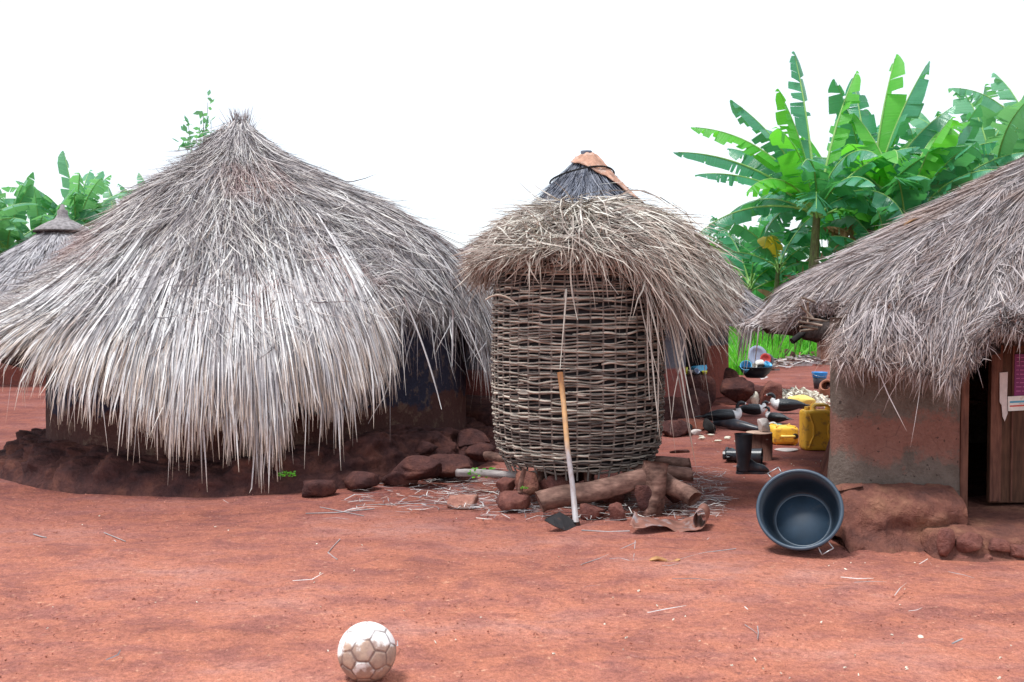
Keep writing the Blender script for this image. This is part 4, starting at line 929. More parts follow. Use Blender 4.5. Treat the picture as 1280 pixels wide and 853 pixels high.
bmobj('headline', xf(box_bm(0.25, 0.002, 0.012), (hx+.235-roff[0], 6.119-roff[1], .825), (0, -.05, 0)), M['news_blue'], door)
bmobj('headline', xf(box_bm(0.25, 0.002, 0.009), (hx+.235-roff[0], 6.119-roff[1], .80), (0, -.05, 0)), M['red'], door)
bm = bmesh.new(); tp = [(0, .30), (.05, .305), (.047, .16), (.05, .05), (.035, 0), (.02, .03), (.012, .10), (.0, .12)]
vs_ = [bm.verts.new((hx+.045+x-roff[0], 6.118-roff[1]-0.006*math.sin(z*20), .70+z)) for x, z in tp]; bm.faces.new(vs_)
o = bmobj('paper_strip', bm, M['paper'], door); o.modifiers.new('t', 'SOLIDIFY').thickness = .002
bm = bmesh.new()   # mud floor and a rear partition make the room dark inside
bmobj('room_floor', xf(box_bm(2.4, 2.9, 0.04), (4.3-roff[0], 7.75-roff[1], 0.125)), M['mud_dark'], house)
bm.free()
bmobj('shelf', xf(box_bm(0.5, .25, .02), (3.15-roff[0], 7.3-roff[1], .72)), M['door_wood'], house)
# sticks poking from the broken eave corner
stk = [([(1002, 372), (1042, 385)], 6.55), ([(1000, 382), (1016, 398)], 6.5), ([(1002, 397), (1036, 402)], 6.45), ([(998, 402), (1034, 408)], 6.42), ([(1000, 408), (1036, 413)], 6.46), ([(990, 427), (1010, 412), (1045, 398)], 6.6), ([(1010, 378), (1010, 405)], 6.6), ([(1000, 414), (1040, 409)], 6.5)]
for i, (pp, Y) in enumerate(stk):
    P = [at(px, py, Y+0.04*j) for j, (px, py) in enumerate(pp)]
    tubeobj('rafter', P, (.022 if i == 5 else .0075), M['charcoal'] if i == 5 else M['pole'], house, 7, roff)
tag(log_thing('post', 'pale wooden post stub under the broken eave corner of the right house', [(1034, 452, 9.0), (1034, 408, 9.0)], .05, M['log'], 15, None, 'post')) if False else None

# ---------------------------------------------------------------- black basin leaning on the bank
def basin():
    n = Vector((-0.34, -0.80, 0.50)).normalized()
    c = at(999, 636, 5.62); c.z = max(c.z, 0.245)
    root = empty('basin', (c.x+.05, c.y+.15, 0), 'big black plastic basin tipped on its side against the earth bank', 'basin')
    q = n.to_track_quat('Z', 'Y').to_matrix().to_4x4(); Mx = Matrix.Translation(c-root.location) @ q
    def add(name, prof, m, nseg=64):
        V, f = lathe_arr(prof, nseg); me = mesh_from(name, [(V, f)], True); me.transform(Mx); return link(name, me, M[m], root)
    d = 0.21
    add('shell', [(0.0, -d-.004), (.165, -d-.004), (.178, -d+.01), (.190, -d+.03), (.205, -d*.5), (.228, -.012), (.222, -.008), (.199, -d*.5), (.183, -d+.032), (.170, -d+.014), (.160, -d+.006), (0, -d+.006)], 'plastic_black')
    add('rim', [(.226, -.016), (.236, -.018), (.242, -.008), (.240, .002), (.230, .005), (.221, .0), (.222, -.01), (.226, -.016)], 'plastic_rim')
    add('base_sheen', [(0, -d+.0075), (.150, -d+.0075), (.151, -d+.006)], 'basin_base_sheen')  # thin disc added to carry the painted reflection
    add('foot_ring', [(.150, -d+.0065), (.156, -d+.011), (.162, -d+.0075)], 'plastic_rim')
    for a in (2.2+math.pi, 2.2):
        P = []
        for t_, r_, z_ in ((-.13, .238, -.012), (-.13, .285, -.02), (.13, .285, -.02), (.13, .238, -.012)):
            P.append((r_*math.cos(a+t_), r_*math.sin(a+t_), z_))
        Q = []
        for k in range(3): Q += [np.array(P[k])*(1-s)+np.array(P[k+1])*s for s in (0.02, .5, .98)]
        me = mesh_from('handle', [tube_arr(Q, .0035, 6)], True); me.transform(Mx); link('handle', me, M['wire'], root)
basin()

# ---------------------------------------------------------------- ball
def ball():
    r = 0.11; p = gnd(459, 849); 
    bm = bmesh.new(); bmesh.ops.create_icosphere(bm, subdivisions=6, radius=1)
    V = np.array([v.co[:] for v in bm.verts])
    g = (1+5**.5)/2; C = []
    for a in (-1, 1):
        for b in (-g, g): C += [(0, a, b), (a, b, 0), (b, 0, a)]
    for a in (-1, 1):
        for b in (-1, 1):
            for c in (-1, 1): C.append((a, b, c))
    for a in (-1/g, 1/g):
        for b in (-g, g): C += [(0, a, b), (a, b, 0), (b, 0, a)]
    C = np.array(C, float); ico = C[:12]/np.linalg.norm(C[:12], axis=1, keepdims=True); dod = C[12:]/np.linalg.norm(C[12:], axis=1, keepdims=True)
    # pentagon centres at the 12 icosahedron corners, hexagons at the 20 dual ones
    g_ico = []
    for a in (-1, 1):
        for b in (-g, g): g_ico += [(0, a, b), (a, b, 0), (b, 0, a)]
    ico = np.array(g_ico); ico /= np.linalg.norm(ico, axis=1, keepdims=True)
    dd = []
    for a in (-1, 1):
        for b in (-1, 1):
            for c in (-1, 1): dd.append((a, b, c))
    for a in (-1/g, 1/g):
        for b in (-g, g): dd += [(0, b, a), (a, 0, b), (b, a, 0)]
    dd = np.array(dd); dd /= np.linalg.norm(dd, axis=1, keepdims=True)
    cen = np.vstack([ico, dd]); wt = np.array([0.065]*12+[0.0]*20)
    D = np.arccos(np.clip(V@cen.T, -1, 1))+wt
    i = np.argsort(D, axis=1); d1 = np.take_along_axis(D, i[:, :1], 1)[:, 0]; d2 = np.take_along_axis(D, i[:, 1:2], 1)[:, 0]
    pr = RS.rand(32)[i[:, 0]]
    seam = np.clip(np.abs(d2-d1+0.03*fbm(V, 5, 3, 9)), 0, 1)
    V = V*(1-0.012*np.exp(-(seam/.03)**2))[:, None]*(1+0.006*fbm(V, 3, 3, 3))[:, None]
    for v, c in zip(bm.verts, V*r): v.co = c
    me = bpy.data.meshes.new('ball'); bm.to_mesh(me); bm.free()
    me.polygons.foreach_set('use_smooth', np.ones(len(me.polygons), dtype=bool))
    for nm, val in (('seam', seam), ('rnd', pr)):
        a = me.attributes.new(nm, 'FLOAT', 'POINT'); a.data.foreach_set('value', val.astype(np.float32))
    o = link('football', me, M['ball'], None, (p.x, p.y, r-.006)); tag(o, 'worn white football with peeling brown panels on the red earth in the foreground', 'ball')
    o.rotation_euler = (0, 0, 0)
ball()

# ---------------------------------------------------------------- jerrycans
def jerry(name, label, w_, d_, h_, loc, rot, m='yellow', lying=False):
    root = empty(name, loc, label, 'jerrycan', 'yellow jerrycans'); root.rotation_euler = rot
    bm = box_bm(w_, d_, h_*0.88, 0.035, 4, h_*0.44)
    bmobj('body', bm, M[m], root, True)
    # raised ribs pressed in the broad faces
    for sgn in (-1, 1):
        for (x0, z0, x1, z1) in ((-.36, .82, -.22, .55), (.36, .82, .22, .55), (-.36, .08, -.22, .34), (.36, .08, .22, .34), (-.22, .55, -.22, .34), (.22, .55, .22, .34)):
            a = Vector((x0*w_, 0, z0*h_)); b = Vector((x1*w_, 0, z1*h_)); l = (b-a).length
            bb = box_bm(.022, .014, l+.01, .006, 2); rt_ = (b-a).to_track_quat('Z', 'Y').to_matrix().to_4x4()
            bb.transform(Matrix.Translation((a+b)/2+Vector((0, sgn*(d_/2+.002), 0))) @ rt_)
            bmobj('rib', bb, M[m], root, True)
    for y_ in (-d_*.28, 0, d_*.28):
        P = [(-w_*.16, y_, h_*.86), (-w_*.17, y_, h_*.94), (-w_*.12, y_, h_*.985), (w_*.22, y_, h_*.985), (w_*.30, y_, h_*.94), (w_*.30, y_, h_*.86)]
        if y_ == 0 or not lying: tubeobj('handle', P, .013, M['yellow_light' if y_ == 0 else m], root, 8)
    V, f = lathe_arr([(0, .02), (.026, .02), (.028, .0), (.028, -.04), (0, -.04)], 16)
    link('cap', mesh_from('cap', [(V, f)], False), M['black_metal'] if lying else M[m], root, (-w_*.33 if not lying else w_*.34, 0, h_*.90))
p = gnd(1026, 564); jerry('jerrycan', 'large dirty yellow jerrycan standing upright behind the corner of the right house', .33, .19, .45, (p.x, p.y+.1, 0), (0, 0, .03))
p = gnd(984, 557); jerry('jerrycan', 'small yellow jerrycan lying on its side left of the upright one', .27, .18, .30, (p.x, p.y+.30, .09), (R(90), 0, 0), lying=True)

# ---------------------------------------------------------------- gumboots
def boot(label, loc, rz, h=.34, lying=False):
    root = empty('rubber_boot', loc, label, 'boot', 'black rubber boots', rz)
    parts = [tube_arr([(0, 0, z) for z in (.03, .08, .13, .2, .28, h)], [.050, .054, .058, .066, .072, .076], 20, caps=False),
             tube_arr([(0, 0, z) for z in (h, .28, .2)], [.071, .066, .060], 20, caps=False)]
    fx = np.linspace(-.058, .215, 16); V = []
    for x in fx:
        u = (x+.058)/.273
        wd = np.interp(u, [0, .06, .2, .45, .72, .9, 1], [.012, .034, .040, .037, .050, .040, .012]); ht = np.interp(u, [0, .06, .2, .4, .6, .85, 1], [.06, .13, .15, .125, .085, .066, .03])
        for k in range(16):
            a = 2*np.pi*k/16; yy = wd*math.cos(a); zz = ht*0.5+ht*0.5*math.sin(a)
            V.append((x, np.sign(yy)*abs(yy)**.8*wd**.2, .012+zz))
    V = np.array(V); f = grid_faces(16, 16, False, True); V = np.vstack([V, V[:16].mean(0), V[-16:].mean(0)]); i = np.arange(16); j = (i+1) % 16
    f = np.vstack([f, np.stack([j, i, np.full(16, 256), np.full(16, 256)], 1), np.stack([i+240, j+240, np.full(16, 257), np.full(16, 257)], 1)])
    parts.append((V, f))
    obs = [link('upper', mesh_from('upper', parts, True), M['rubber'], root)]
    # sole with heel
    V = []; xs = np.linspace(-.062, .222, 18)
    for x in xs:
        u = (x+.062)/.284; wd = np.interp(u, [0, .04, .2, .45, .72, .9, 1], [.016, .036, .042, .037, .053, .043, .014]); z0 = 0 if (u < .3 or u > .45) else .010
        V += [(x, -wd, z0), (x, wd, z0), (x, wd, .022), (x, -wd, .022)]
    f = grid_faces(18, 4, False, True); f = np.vstack([f, [[3, 2, 1, 0]], [[68, 69, 70, 71]]])
    obs.append(link('sole', mesh_from('sole', [(V, f)], False), M['rubber'], root))
    V, f = tube_arr([(0, 0, h-.012), (0, 0, h)], [.0775, .0785], 20, caps=False); obs.append(link('top_band', mesh_from('top_band', [(V, f)], True), M['rubber'], root))
    return root
p = gnd(934, 594); b_ = boot('black rubber boot standing upright on the earth beside the wood block', (p.x-.02, p.y+.05, 0), 0.0)
p = gnd(946, 580); b_ = boot('black rubber boot lying on its side behind the upright one, sole to the camera', (p.x, p.y+.1, .055), 0.0); 
zx = Vector((.93, -.36, .0)).normalized(); xx = Vector((.36, .93, 0)).normalized(); yy = zx.cross(xx)
p = gnd(909, 581); b_.rotation_euler = Matrix((xx, yy, zx)).transposed().to_euler(); b_.location = (p.x, p.y+.15, .066)
# ---- low wooden stool / block with crumpled paper
st = empty('wood_block', (gnd(952, 577).x, gnd(952, 577).y+.1, 0), 'short reddish wood block standing behind the rubber boots', 'wood block')
tubeobj('block', [(0, 0, 0), (0, 0, .15), (0, 0, .25)], [.125, .12, .12], M['stump'], st, 16, noise=.15)
V, f = lathe_arr([(0, .258), (.118, .256), (.119, .25)], 20); link('cut_face', mesh_from('cut_face', [(V, f)], False), M['stump_top'], st)
o = link('paper', rock_mesh('paper', (.06, .06, .07), 7, .6, 3), M['paper'], None, (st.location.x+.05, st.location.y+.02, .25)); tag(o, 'crumpled pale paper on top of the wood block', 'paper')

# ---------------------------------------------------------------- ducks
def duck(label, loc, rz, s=1.0, head=(0.10, 0.0, 0.30), sleep=False):
    s *= 0.84; loc = (loc[0], loc[1], 0.012)
    root = empty('duck', loc, label, 'duck', 'black and white ducks', rz)
    hx_, hy, hz = head
    P = np.array([(-.30, 0, .10), (-.24, 0, .105), (-.16, 0, .11), (-.06, 0, .105), (.05, 0, .10), (.13, 0, .11), (.17, 0, .145), (hx_+.07, hy*.5, .20), (hx_+.05, hy*.8, hz-.05), (hx_+.07, hy, hz-.01), (hx_+.105, hy, hz+.005), (hx_+.14, hy, hz-.008), (hx_+.165, hy, hz-.014), (hx_+.19, hy, hz-.022)])*s
    rd = np.array([.012, .035, .068, .092, .095, .078, .050, .029, .023, .028, .028, .018, .011, .005])*s
    V, f = tube_arr(P, rd, 18, flat=1.0)
    me = mesh_from('body', [(V, f)], True)
    n = len(V); c = np.zeros(n)
    rings = np.repeat(np.arange(14), 18); zz = V[:252, 2]
    cc = np.where((rings >= 6) & (rings <= 7), 0.6, 0.2); cc = np.where((rings == 5) & (V[:252, 0] > .1*s), 0.6, cc); cc = np.where(rings >= 12, 0.9, cc)
    c[:252] = cc; c[252:] = [.2, .9]
    me.attributes['rnd'].data.foreach_set('value', c.astype(np.float32))
    me.transform(Matrix.Translation((0, 0, 0)))
    b = link('body', me, M['duck'], root); b.modifiers.new('sub', 'SUBSURF').levels = 1
    for sg in (-1, 1):
        W_ = np.array([(.09, sg*.075, .115), (.03, sg*.098, .12), (-.06, sg*.095, .125), (-.15, sg*.066, .125), (-.26, sg*.03, .118)])*s
        V, f = tube_arr(W_, np.array([.02, .05, .052, .035, .008])*s, 10, flat=.9); me = mesh_from('wing', [(V, f)], True, None, [0.1]); w_ = link('wing', me, M['duck'], root); w_.scale = (1, .85, 1)
    V, f = tube_arr(np.array([(-.24, 0, .11), (-.30, 0, .105), (-.38, 0, .10)])*s, np.array([.035, .04, .02])*s, 8, flat=.25); link('tail', mesh_from('tail', [(V, f)], True, None, [.1]), M['duck'], root)
    return root
g = gnd(908, 533); duck('black duck resting left of the others with its head raised, above the dark club', (g.x, g.y+.05, -.01), 0.05, 1.15, (.09, 0, .27))
g = gnd(945, 521); duck('black duck crouching low between two others, tail pointing left', (g.x-.03, g.y, -.01), -.1, .95, (.09, 0.03, .22))
g = gnd(981, 517); duck('black duck with white breast sitting in front of the white pile, facing left', (g.x, g.y, -.01), math.pi-.1, 1.15, (.09, 0.0, .25))
g = gnd(970, 531); duck('small black and white duck sitting behind the turquoise sandal', (g.x+.0, g.y+.05, -.01), math.pi*.72, .8, (.07, 0, .27))
# club / pestle, sandal
q = [gnd(893, 529, .04), gnd(908, 530, .06), gnd(918, 531, .06), gnd(930, 533, .055), gnd(945, 536, .04), gnd(958, 538, .03)]
c = q[2]; o = tubeobj('pestle', [x-c for x in q], [.025, .045, .068, .055, .034, .018], M['rubber'], None, 14); o.location = c; tag(o, 'dark tapering wooden pestle lying on the earth in front of the left duck', 'pestle')
def sandal():
    p = gnd(965, 534); root = empty('sandal', (p.x, p.y+.04, 0), 'pale turquoise sandal lying on the earth by the small duck', 'sandal', rz=-.35)
    V = []
    for x in np.linspace(-.12, .12, 12):
        u = (x+.12)/.24; w_ = np.interp(u, [0, .1, .4, .7, .92, 1], [.012, .034, .032, .045, .036, .012]); V += [(x, -w_, 0.005), (x, w_, .005), (x, w_, .032), (x, -w_, .032)]
    f = np.vstack([grid_faces(12, 4, False, True), [[3, 2, 1, 0]], [[44, 45, 46, 47]]]); link('sole', mesh_from('sole', [(V, f)], False), M['turquoise'], root)
    for sg in (-1, 1): tubeobj('strap', bez((.06, 0, .03), (.03, sg*.03, .07), (-.03, sg*.035, .03), 8), .007, M['white'], root, 6)
sandal()

# ---------------------------------------------------------------- stones with the dish basin, bucket, pot
stone(921, 506, 14.3, .23, .20, .20, 'left boulder holding up the black dish basin', 'mud_dark', 51, 0, .3, group='boulders under the dish basin')
stone(962, 509, 14.2, .20, .19, .20, 'right boulder holding up the black dish basin', 'rock', 52, .4, .3, group='boulders under the dish basin')
stone(943, 512, 14.15, .06, .05, .11, 'small pale stone between the two boulders under the dish basin', 'chip', 53, .4, .3)
stone(1045, 492, 15.2, .16, .14, .12, 'brown lump by the clay pot behind the corner of the right house', 'mud_dark', 54, .4, .3)
B0 = on(945, 14.4, .39)
th = .01; V, f = lathe_arr([(0, 0), (.13, 0), (.20, .08), (.235, .15), (.245, .15), (.245, .16), (.225, .16), (.19, .085), (.125, .012), (0, .012)], 40)
o = link('dish_basin', mesh_from('dish_basin', [(V, f)], True), M['plastic_black'], None, B0); tag(o, 'wide black basin full of washed dishes resting on two boulders', 'basin')
def disc(name, label, loc, r, m, rot, depth=.03, cat='plate'):
    V, f = lathe_arr([(0, 0), (r*.6, 0), (r*.75, depth*.5), (r, depth), (r, depth+.006), (r*.72, depth*.5+.007), (r*.58, .007), (0, .007)], 28)
    o = link(name, mesh_from(name, [(V, f)], True), M[m], None, loc); o.rotation_euler = rot; return tag(o, label, cat)
DB = B0+Vector((0, 0, .10))
disc('plate', 'big clear bluish plate standing up at the back of the dish basin', DB+Vector((.03, .06, .20)), .16, 'dish_clear', (R(75), 0, .3))
disc('plate', 'red plate standing at the right of the dish basin', DB+Vector((.13, .0, .16)), .085, 'red', (R(75), 0, .2))
disc('plate', 'dark blue rimmed plate leaning at the right back of the dish basin', DB+Vector((.16, .04, .13)), .12, 'grey_plastic', (R(70), 0, -.5))
cup_at('jug', 'light blue cup standing at the left of the dish basin', DB+Vector((-.14, -.03, .0)), .085, .14, 'cyan', 'cup', (0.9, 0, -.3))
cup_at('cup', 'blue plastic mug behind the light blue cup in the dish basin', DB+Vector((-.09, .08, .12)), .06, .13, 'blue', 'cup', (2.8, 0, .3))
cup_at('bowl', 'white bowl turned over in the middle of the dish basin', DB+Vector((.04, -.05, .14)), .08, .08, 'white', 'bowl', (2.7, 0, .1))
cup_at('cup', 'small white cup at the front of the dish basin', DB+Vector((-.06, -.10, .06)), .04, .06, 'white', 'cup', (1.2, 0, .1))
cup_at('cup', 'pale blue cup at the right front of the dish basin', DB+Vector((.12, -.08, .04)), .06, .09, 'cyan', 'cup', (.5, .4, .1))
p = gnd(1027, 487); bk = empty('bucket', (p.x, p.y+.12, 0), 'dark grey bucket with a bright blue rim standing near the white pile', 'bucket')
V, f = lathe_arr([(0, .0), (.09, .0), (.105, .12), (.118, .235), (.112, .235), (.10, .12), (.085, .01), (0, .01)], 28); link('shell', mesh_from('shell', [(V, f)], True), M['grey_plastic'], bk)
V, f = lathe_arr([(.118, .20), (.122, .225), (.135, .285), (.135, .292), (.128, .292), (.115, .23), (.112, .205), (.118, .20)], 28); link('rim', mesh_from('rim', [(V, f)], True), M['blue'], bk)
tubeobj('handle', [(-.13*math.cos(t), -.135*math.sin(t), .27-.05*math.sin(t)) for t in np.linspace(0, math.pi, 14)], .004, M['wire'], bk, 5)
p = gnd(1042, 500); V, f = lathe_arr([(0, 0), (.10, .02), (.15, .09), (.14, .16), (.09, .20), (.08, .22), (.10, .245), (.09, .245), (.07, .22), (.08, .2), (.12, .15), (.12, .08), (0, .03)], 28)
o = link('clay_pot', mesh_from('clay_pot', [(V, f)], True), M['clay'], None, (p.x, p.y+.12, .09)); o.rotation_euler = (R(25), R(-50), .3); tag(o, 'sooty round clay pot lying tilted behind the corner of the right house', 'pot')
o = link('stone', rock_mesh('stone', (.2, .12, .09), 56, .3, 3, .3), M['yellow_light'], None, gnd(1000, 511)); o.name = 'plastic_slab'
tag(o, 'pale yellow plastic container lying in front of the white pile', 'container')

# pile of white chips drying, and scattered bits
def chips(name, pts, label, cat, m, smin, smax, seed):
    rs = np.random.RandomState(seed); bm = bmesh.new()
    for x, y, z in pts:
        s = rs.uniform(smin, smax); bb = bmesh.new(); bmesh.ops.create_cube(bb, size=1)
        for v in bb.verts: v.co = Vector((v.co.x*s*rs.uniform(1.2, 3.0), v.co.y*s*rs.uniform(.6, 1.2), v.co.z*s*rs.uniform(.4, .9)))+Vector(rs.normal(size=3)*s*.18)
        bb.transform(Matrix.Translation((x, y, z)) @ Matrix.Rotation(rs.uniform(0, 3.14), 4, 'Z') @ Matrix.Rotation(rs.normal()*.5, 4, 'Y'))
        me_ = bpy.data.meshes.new('t'); bb.to_mesh(me_); bb.free(); bm.from_mesh(me_); bpy.data.meshes.remove(me_)
    o = bmobj(name, bm, M[m]); return tag(o, label, cat, kind='stuff')
c = gnd(1002, 500); pts = []
for _ in range(430):
    a = RS.uniform(0, 6.28); r_ = RS.rand()**.6; pts.append((c.x+.52*r_*math.cos(a), c.y+1.5*r_*math.sin(a), .015+.17*(1-r_)*RS.rand()))
chips('cassava_chips', pts, 'heap of whitish cassava chips spread to dry on the earth', 'cassava chips', 'chip', .02, .042, 1)
c = gnd(900, 549); pts = [(c.x+RS.normal()*.09, c.y+RS.normal()*.12, .015+.02*RS.rand()) for _ in range(14)]
for k, (x, y, z) in enumerate(pts[:7]):
    o = link('cassava_chip', rock_mesh('cassava_chip', (.045, .02, .014), 300+k, .35, 2, .4), M['chip'], None, (x, y, .005)); o.rotation_euler = (0, 0, RS.uniform(0, 3)); tag(o, 'whitish chip in the small cluster on the earth below the charred lumps', 'chip', 'chips in the small cluster')
pts = []
for _ in range(45):
    px, py = RS.uniform(690, 1270), 853-RS.rand()**1.2*180
    if py < 700 and 940 < px < 1200: py = 705
    q = gnd(px, py); pts.append((q.x, q.y, .004))
for _ in range(40):
    q = gnd(RS.uniform(860, 1030), RS.uniform(455, 600)); pts.append((q.x, q.y, .006))
for _ in range(25):
    q = gnd(RS.uniform(20, 640), RS.uniform(640, 850)); pts.append((q.x, q.y, .003))
chips('crumbs', pts, 'tiny whitish crumbs scattered over the trodden red yard', 'crumbs', 'chip', .0025, .0065, 3)
pts = []
for _ in range(2600):
    py = 853-RS.rand()**.8*235; q = gnd(RS.uniform(-10, 1290), py)
    if vnoise(np.array([[q.x, q.y, 0]]), 1.3, 15)[0] > -0.25: pts.append((q.x, q.y, .002))
chips('soil_grit', pts, 'fine reddish grit lying loose all over the trodden yard', 'grit', 'grit', .002, .0065, 6)
pts = []
for _ in range(260):
    px, py = RS.uniform(0, 1280), 853-RS.rand()*220; q = gnd(px, py)
    if vnoise(np.array([[q.x, q.y, 0]]), .9, 5)[0] > -0.1: pts.append((q.x, q.y, .003))
chips('soil_crumbs', pts, 'small dark crumbs of soil strewn over the red yard', 'soil', 'mud', .0015, .0045, 4)
c = gnd(678-0, 560)
o = link('plastic_sheet', rock_mesh('plastic_sheet', (.12, .09, .012), 90, .3, 3), M['paper'], None, gnd(985, 564)); tag(o, 'flattened pale plastic scrap in front of the yellow jerrycans', 'plastic scrap')
p = gnd(1151, 799); o = link('pebble', rock_mesh('pebble', (.013, .011, .009), 95, .3, 3), M['chip'], None, p); tag(o, 'small pale greenish pebble in the right foreground', 'pebble')
p = gnd(831, 703); 
def husk(name, label, p, L_, w_, m, seed, cat, parent=None):
    nu, nv = 30, 12; V = []
    for i in range(nu):
        u = i/(nu-1); wd = w_*math.sin(math.pi*min(1, u*.9+.08))**.6
        for j in range(nv):
            v = j/(nv-1)-.5; a = v*3.4; V.append((-L_/2+L_*u, wd*math.sin(a)*.6, .006+wd*.45*(1-math.cos(a))*.6+.01*math.sin(u*7)))
    V = np.array(V); V += fbm(V, 30, 3, seed)[:, None]*np.array([.004, .008, .010]); V[:, 2] = np.maximum(V[:, 2], .002)
    o = link(name, npmesh(name, V, grid_faces(nu, nv), True), M[m], None, p); o.modifiers.new('t', 'SOLIDIFY').thickness = .002; return tag(o, label, cat)
o = husk('dry_husk', 'curled dry orange husk lying on the earth below the rusty sheet', p, .17, .045, 'husk', 3, 'husk')
# straws lying in the yard
def straw(label, pts, r=.003, m='straw_worn', name='straw', cat='straw'):
    r = r*.75; P = [gnd(px, py, .006) for px, py in pts]; c = P[0]; o = tubeobj(name, [p-c for p in P], r, M[m], None, 5); o.location = c
    return tag(o, label, cat, 'loose straws on the yard')
straw('pale thick straw lying from the hoe blade to the rusty sheet', [(727, 663), (760, 665), (787, 664)], .006)
straw('thin straw crossing the earth diagonally left of the dry husk', [(726, 706), (750, 698), (795, 678)], .003)
straw('thin upright-looking straw meeting the diagonal one', [(791, 706), (793, 690), (794, 676)], .003)
straw('short straw bit just left of the dry husk', [(762, 699), (775, 698), (787, 701)], .004)
straw('long wispy straw trailing right from the dry husk', [(850, 699), (880, 691), (920, 686)], .003)
straw('forked pale straw in the yard below the left hut, upper arm', [(425, 674), (415, 685), (410, 691)], .004)
straw('forked pale straw in the yard below the left hut, lower arm', [(410, 691), (416, 696), (422, 700)], .005)
straw('pale straw lying in the left foreground below the plinth', [(130, 666), (145, 672), (157, 677)], .004)
straw('short pale straw at the far left of the foreground', [(42, 668), (52, 671), (58, 672)], .005)
straw('long pale straw lying at the foot of the left hut below the hanging thatch', [(382, 642), (420, 641), (468, 636)], .005)
straw('second long straw at the foot of the left hut, crossing the first', [(400, 634), (430, 640), (455, 645)], .004)
straw('long straight straw on the litter left of the flat pink slab', [(445, 632), (500, 630), (560, 629)], .004)
straw('thin straw in the right foreground crossing a shorter one', [(931, 781), (940, 787), (946, 792)], .002)
straw('short upright-looking straw in the right foreground', [(947, 783), (948, 791), (947, 799)], .003)
straw('pale sliver of straw near the pebble on the right', [(1190, 805), (1198, 801), (1203, 799)], .005)
straw('thin straw at the foot of the threshold stones', [(1185, 715), (1205, 719), (1218, 723)], .003)
# litter of chopped straw
def litter(name, label, regs, n, seed):
    P = []
    for _ in range(n):
        x0, x1, y0, y1 = regs[RS.randint(len(regs))]; q = gnd(RS.uniform(x0, x1), RS.uniform(y0, y1)); a = RS.uniform(0, 3.14) if RS.rand() < .5 else RS.normal()*.35; l = RS.uniform(.04, .22)
        z = .012+.03*RS.rand(); c0 = np.array([q.x, q.y, z]); d = np.array([math.cos(a), math.sin(a), RS.normal()*.05])*l/2; b_ = RS.normal(size=3)*.01
        P.append([c0-d, c0+b_, c0+d])
    P = np.array(P); P[..., 2] = np.maximum(P[..., 2], .006); W = RS.uniform(.0012, .0038, (len(P), 1))*np.array([[.8, 1, .5]])
    o = link(name, ribbon_mesh(name, P, W, np.array([[[0, 0, 1.0]]])*np.ones((len(P), 1, 1)), .5), M['straw_worn']); return tag(o, label, 'litter', kind='stuff')
litter('straw_litter', 'chopped straw litter strewn round the foot of the granary', [(440, 700, 600, 642), (520, 640, 590, 640), (840, 905, 590, 650), (600, 860, 625, 655), (660, 900, 610, 640)], 1500, 1)
litter('straw_litter', 'sparse bits of dry straw scattered on the open yard', [(0, 640, 560, 853), (640, 1280, 660, 853), (850, 1040, 480, 600)], 60, 2)

# small weeds
def sprig(label, px, py, Y, s, seed):
    p = at(px, py, Y); P = []; 
    for k in range(40):
        a = RS.uniform(0, 6.28); r_ = RS.uniform(.2, 1)*s; c0 = np.array([math.cos(a)*r_, math.sin(a)*r_*.7, RS.uniform(.2, .7)*s]); d = np.array([math.cos(a), math.sin(a), .3])*s*.28
        P.append([c0-d*.5, c0, c0+d*.5])
    P = np.array(P); W = np.full((40, 3), s*.10)*np.array([.4, 1, .2]); o = link('weed', ribbon_mesh('weed', P, W, None, 1.5), M['grass'], None, (p.x, p.y, max(p.z, 0))); return tag(o, label, 'weed')
sprig('small green weed growing beside the pale grey pole', 600, 600, 7.5, .12, 1)
sprig('tiny green sprig on the mud plinth of the left hut', 358, 598, 7.45, .07, 2)
sprig('tiny green scrap of leaf on the orange stone by the granary', 655, 612, 6.72, .03, 3)

# ---------------------------------------------------------------- small hut far left
SC = (-9.0, 20.0); soff = (SC[0], SC[1], 0)
sm = empty('thatched_hut', soff, 'small distant hut at the left edge with smooth grey thatch and a pointed cap', 'hut')
stab = [(0.10, 3.02), (0.35, 2.92), (0.8, 2.62), (1.3, 2.26), (1.8, 1.88), (2.3, 1.52), (2.6, 1.28), (2.66, 1.15)]
sr = Roof(SC, [(0, stab), (120, stab), (240, stab)])
sr.core('thatch_core', M['thatch_grey'], sm, soff, inset=0.03, thick=.15, umax=.98, n=80, k=18)
mk('thatch', M['straw_pale_grey'], sm, soff, sr.blades(7000, (180, 400), (0, .95), (.07, .13), (.005, .012), (-.02, .015), .015, 3, upow=.65))
V, f = lathe_arr([(.52, 2.93), (.50, 2.98), (.30, 3.10), (.15, 3.17), (.10, 3.26), (.10, 3.34), (.05, 3.38), (.04, 3.46), (0, 3.48)], 28)
link('roof_cap', mesh_from('roof_cap', [(V, f)], True), M['thatch_grey'], sm)
V, f = lathe_arr([(.50, 2.89), (.545, 2.90), (.545, 2.935), (.5, 2.94)], 28); link('cap_binding', mesh_from('cap_binding', [(V, f)], True), M['thatch_core'], sm)
round_wall('wall', SC, 1.9, 1.9, 0, 1.7, M['wall_far'], sm, soff)

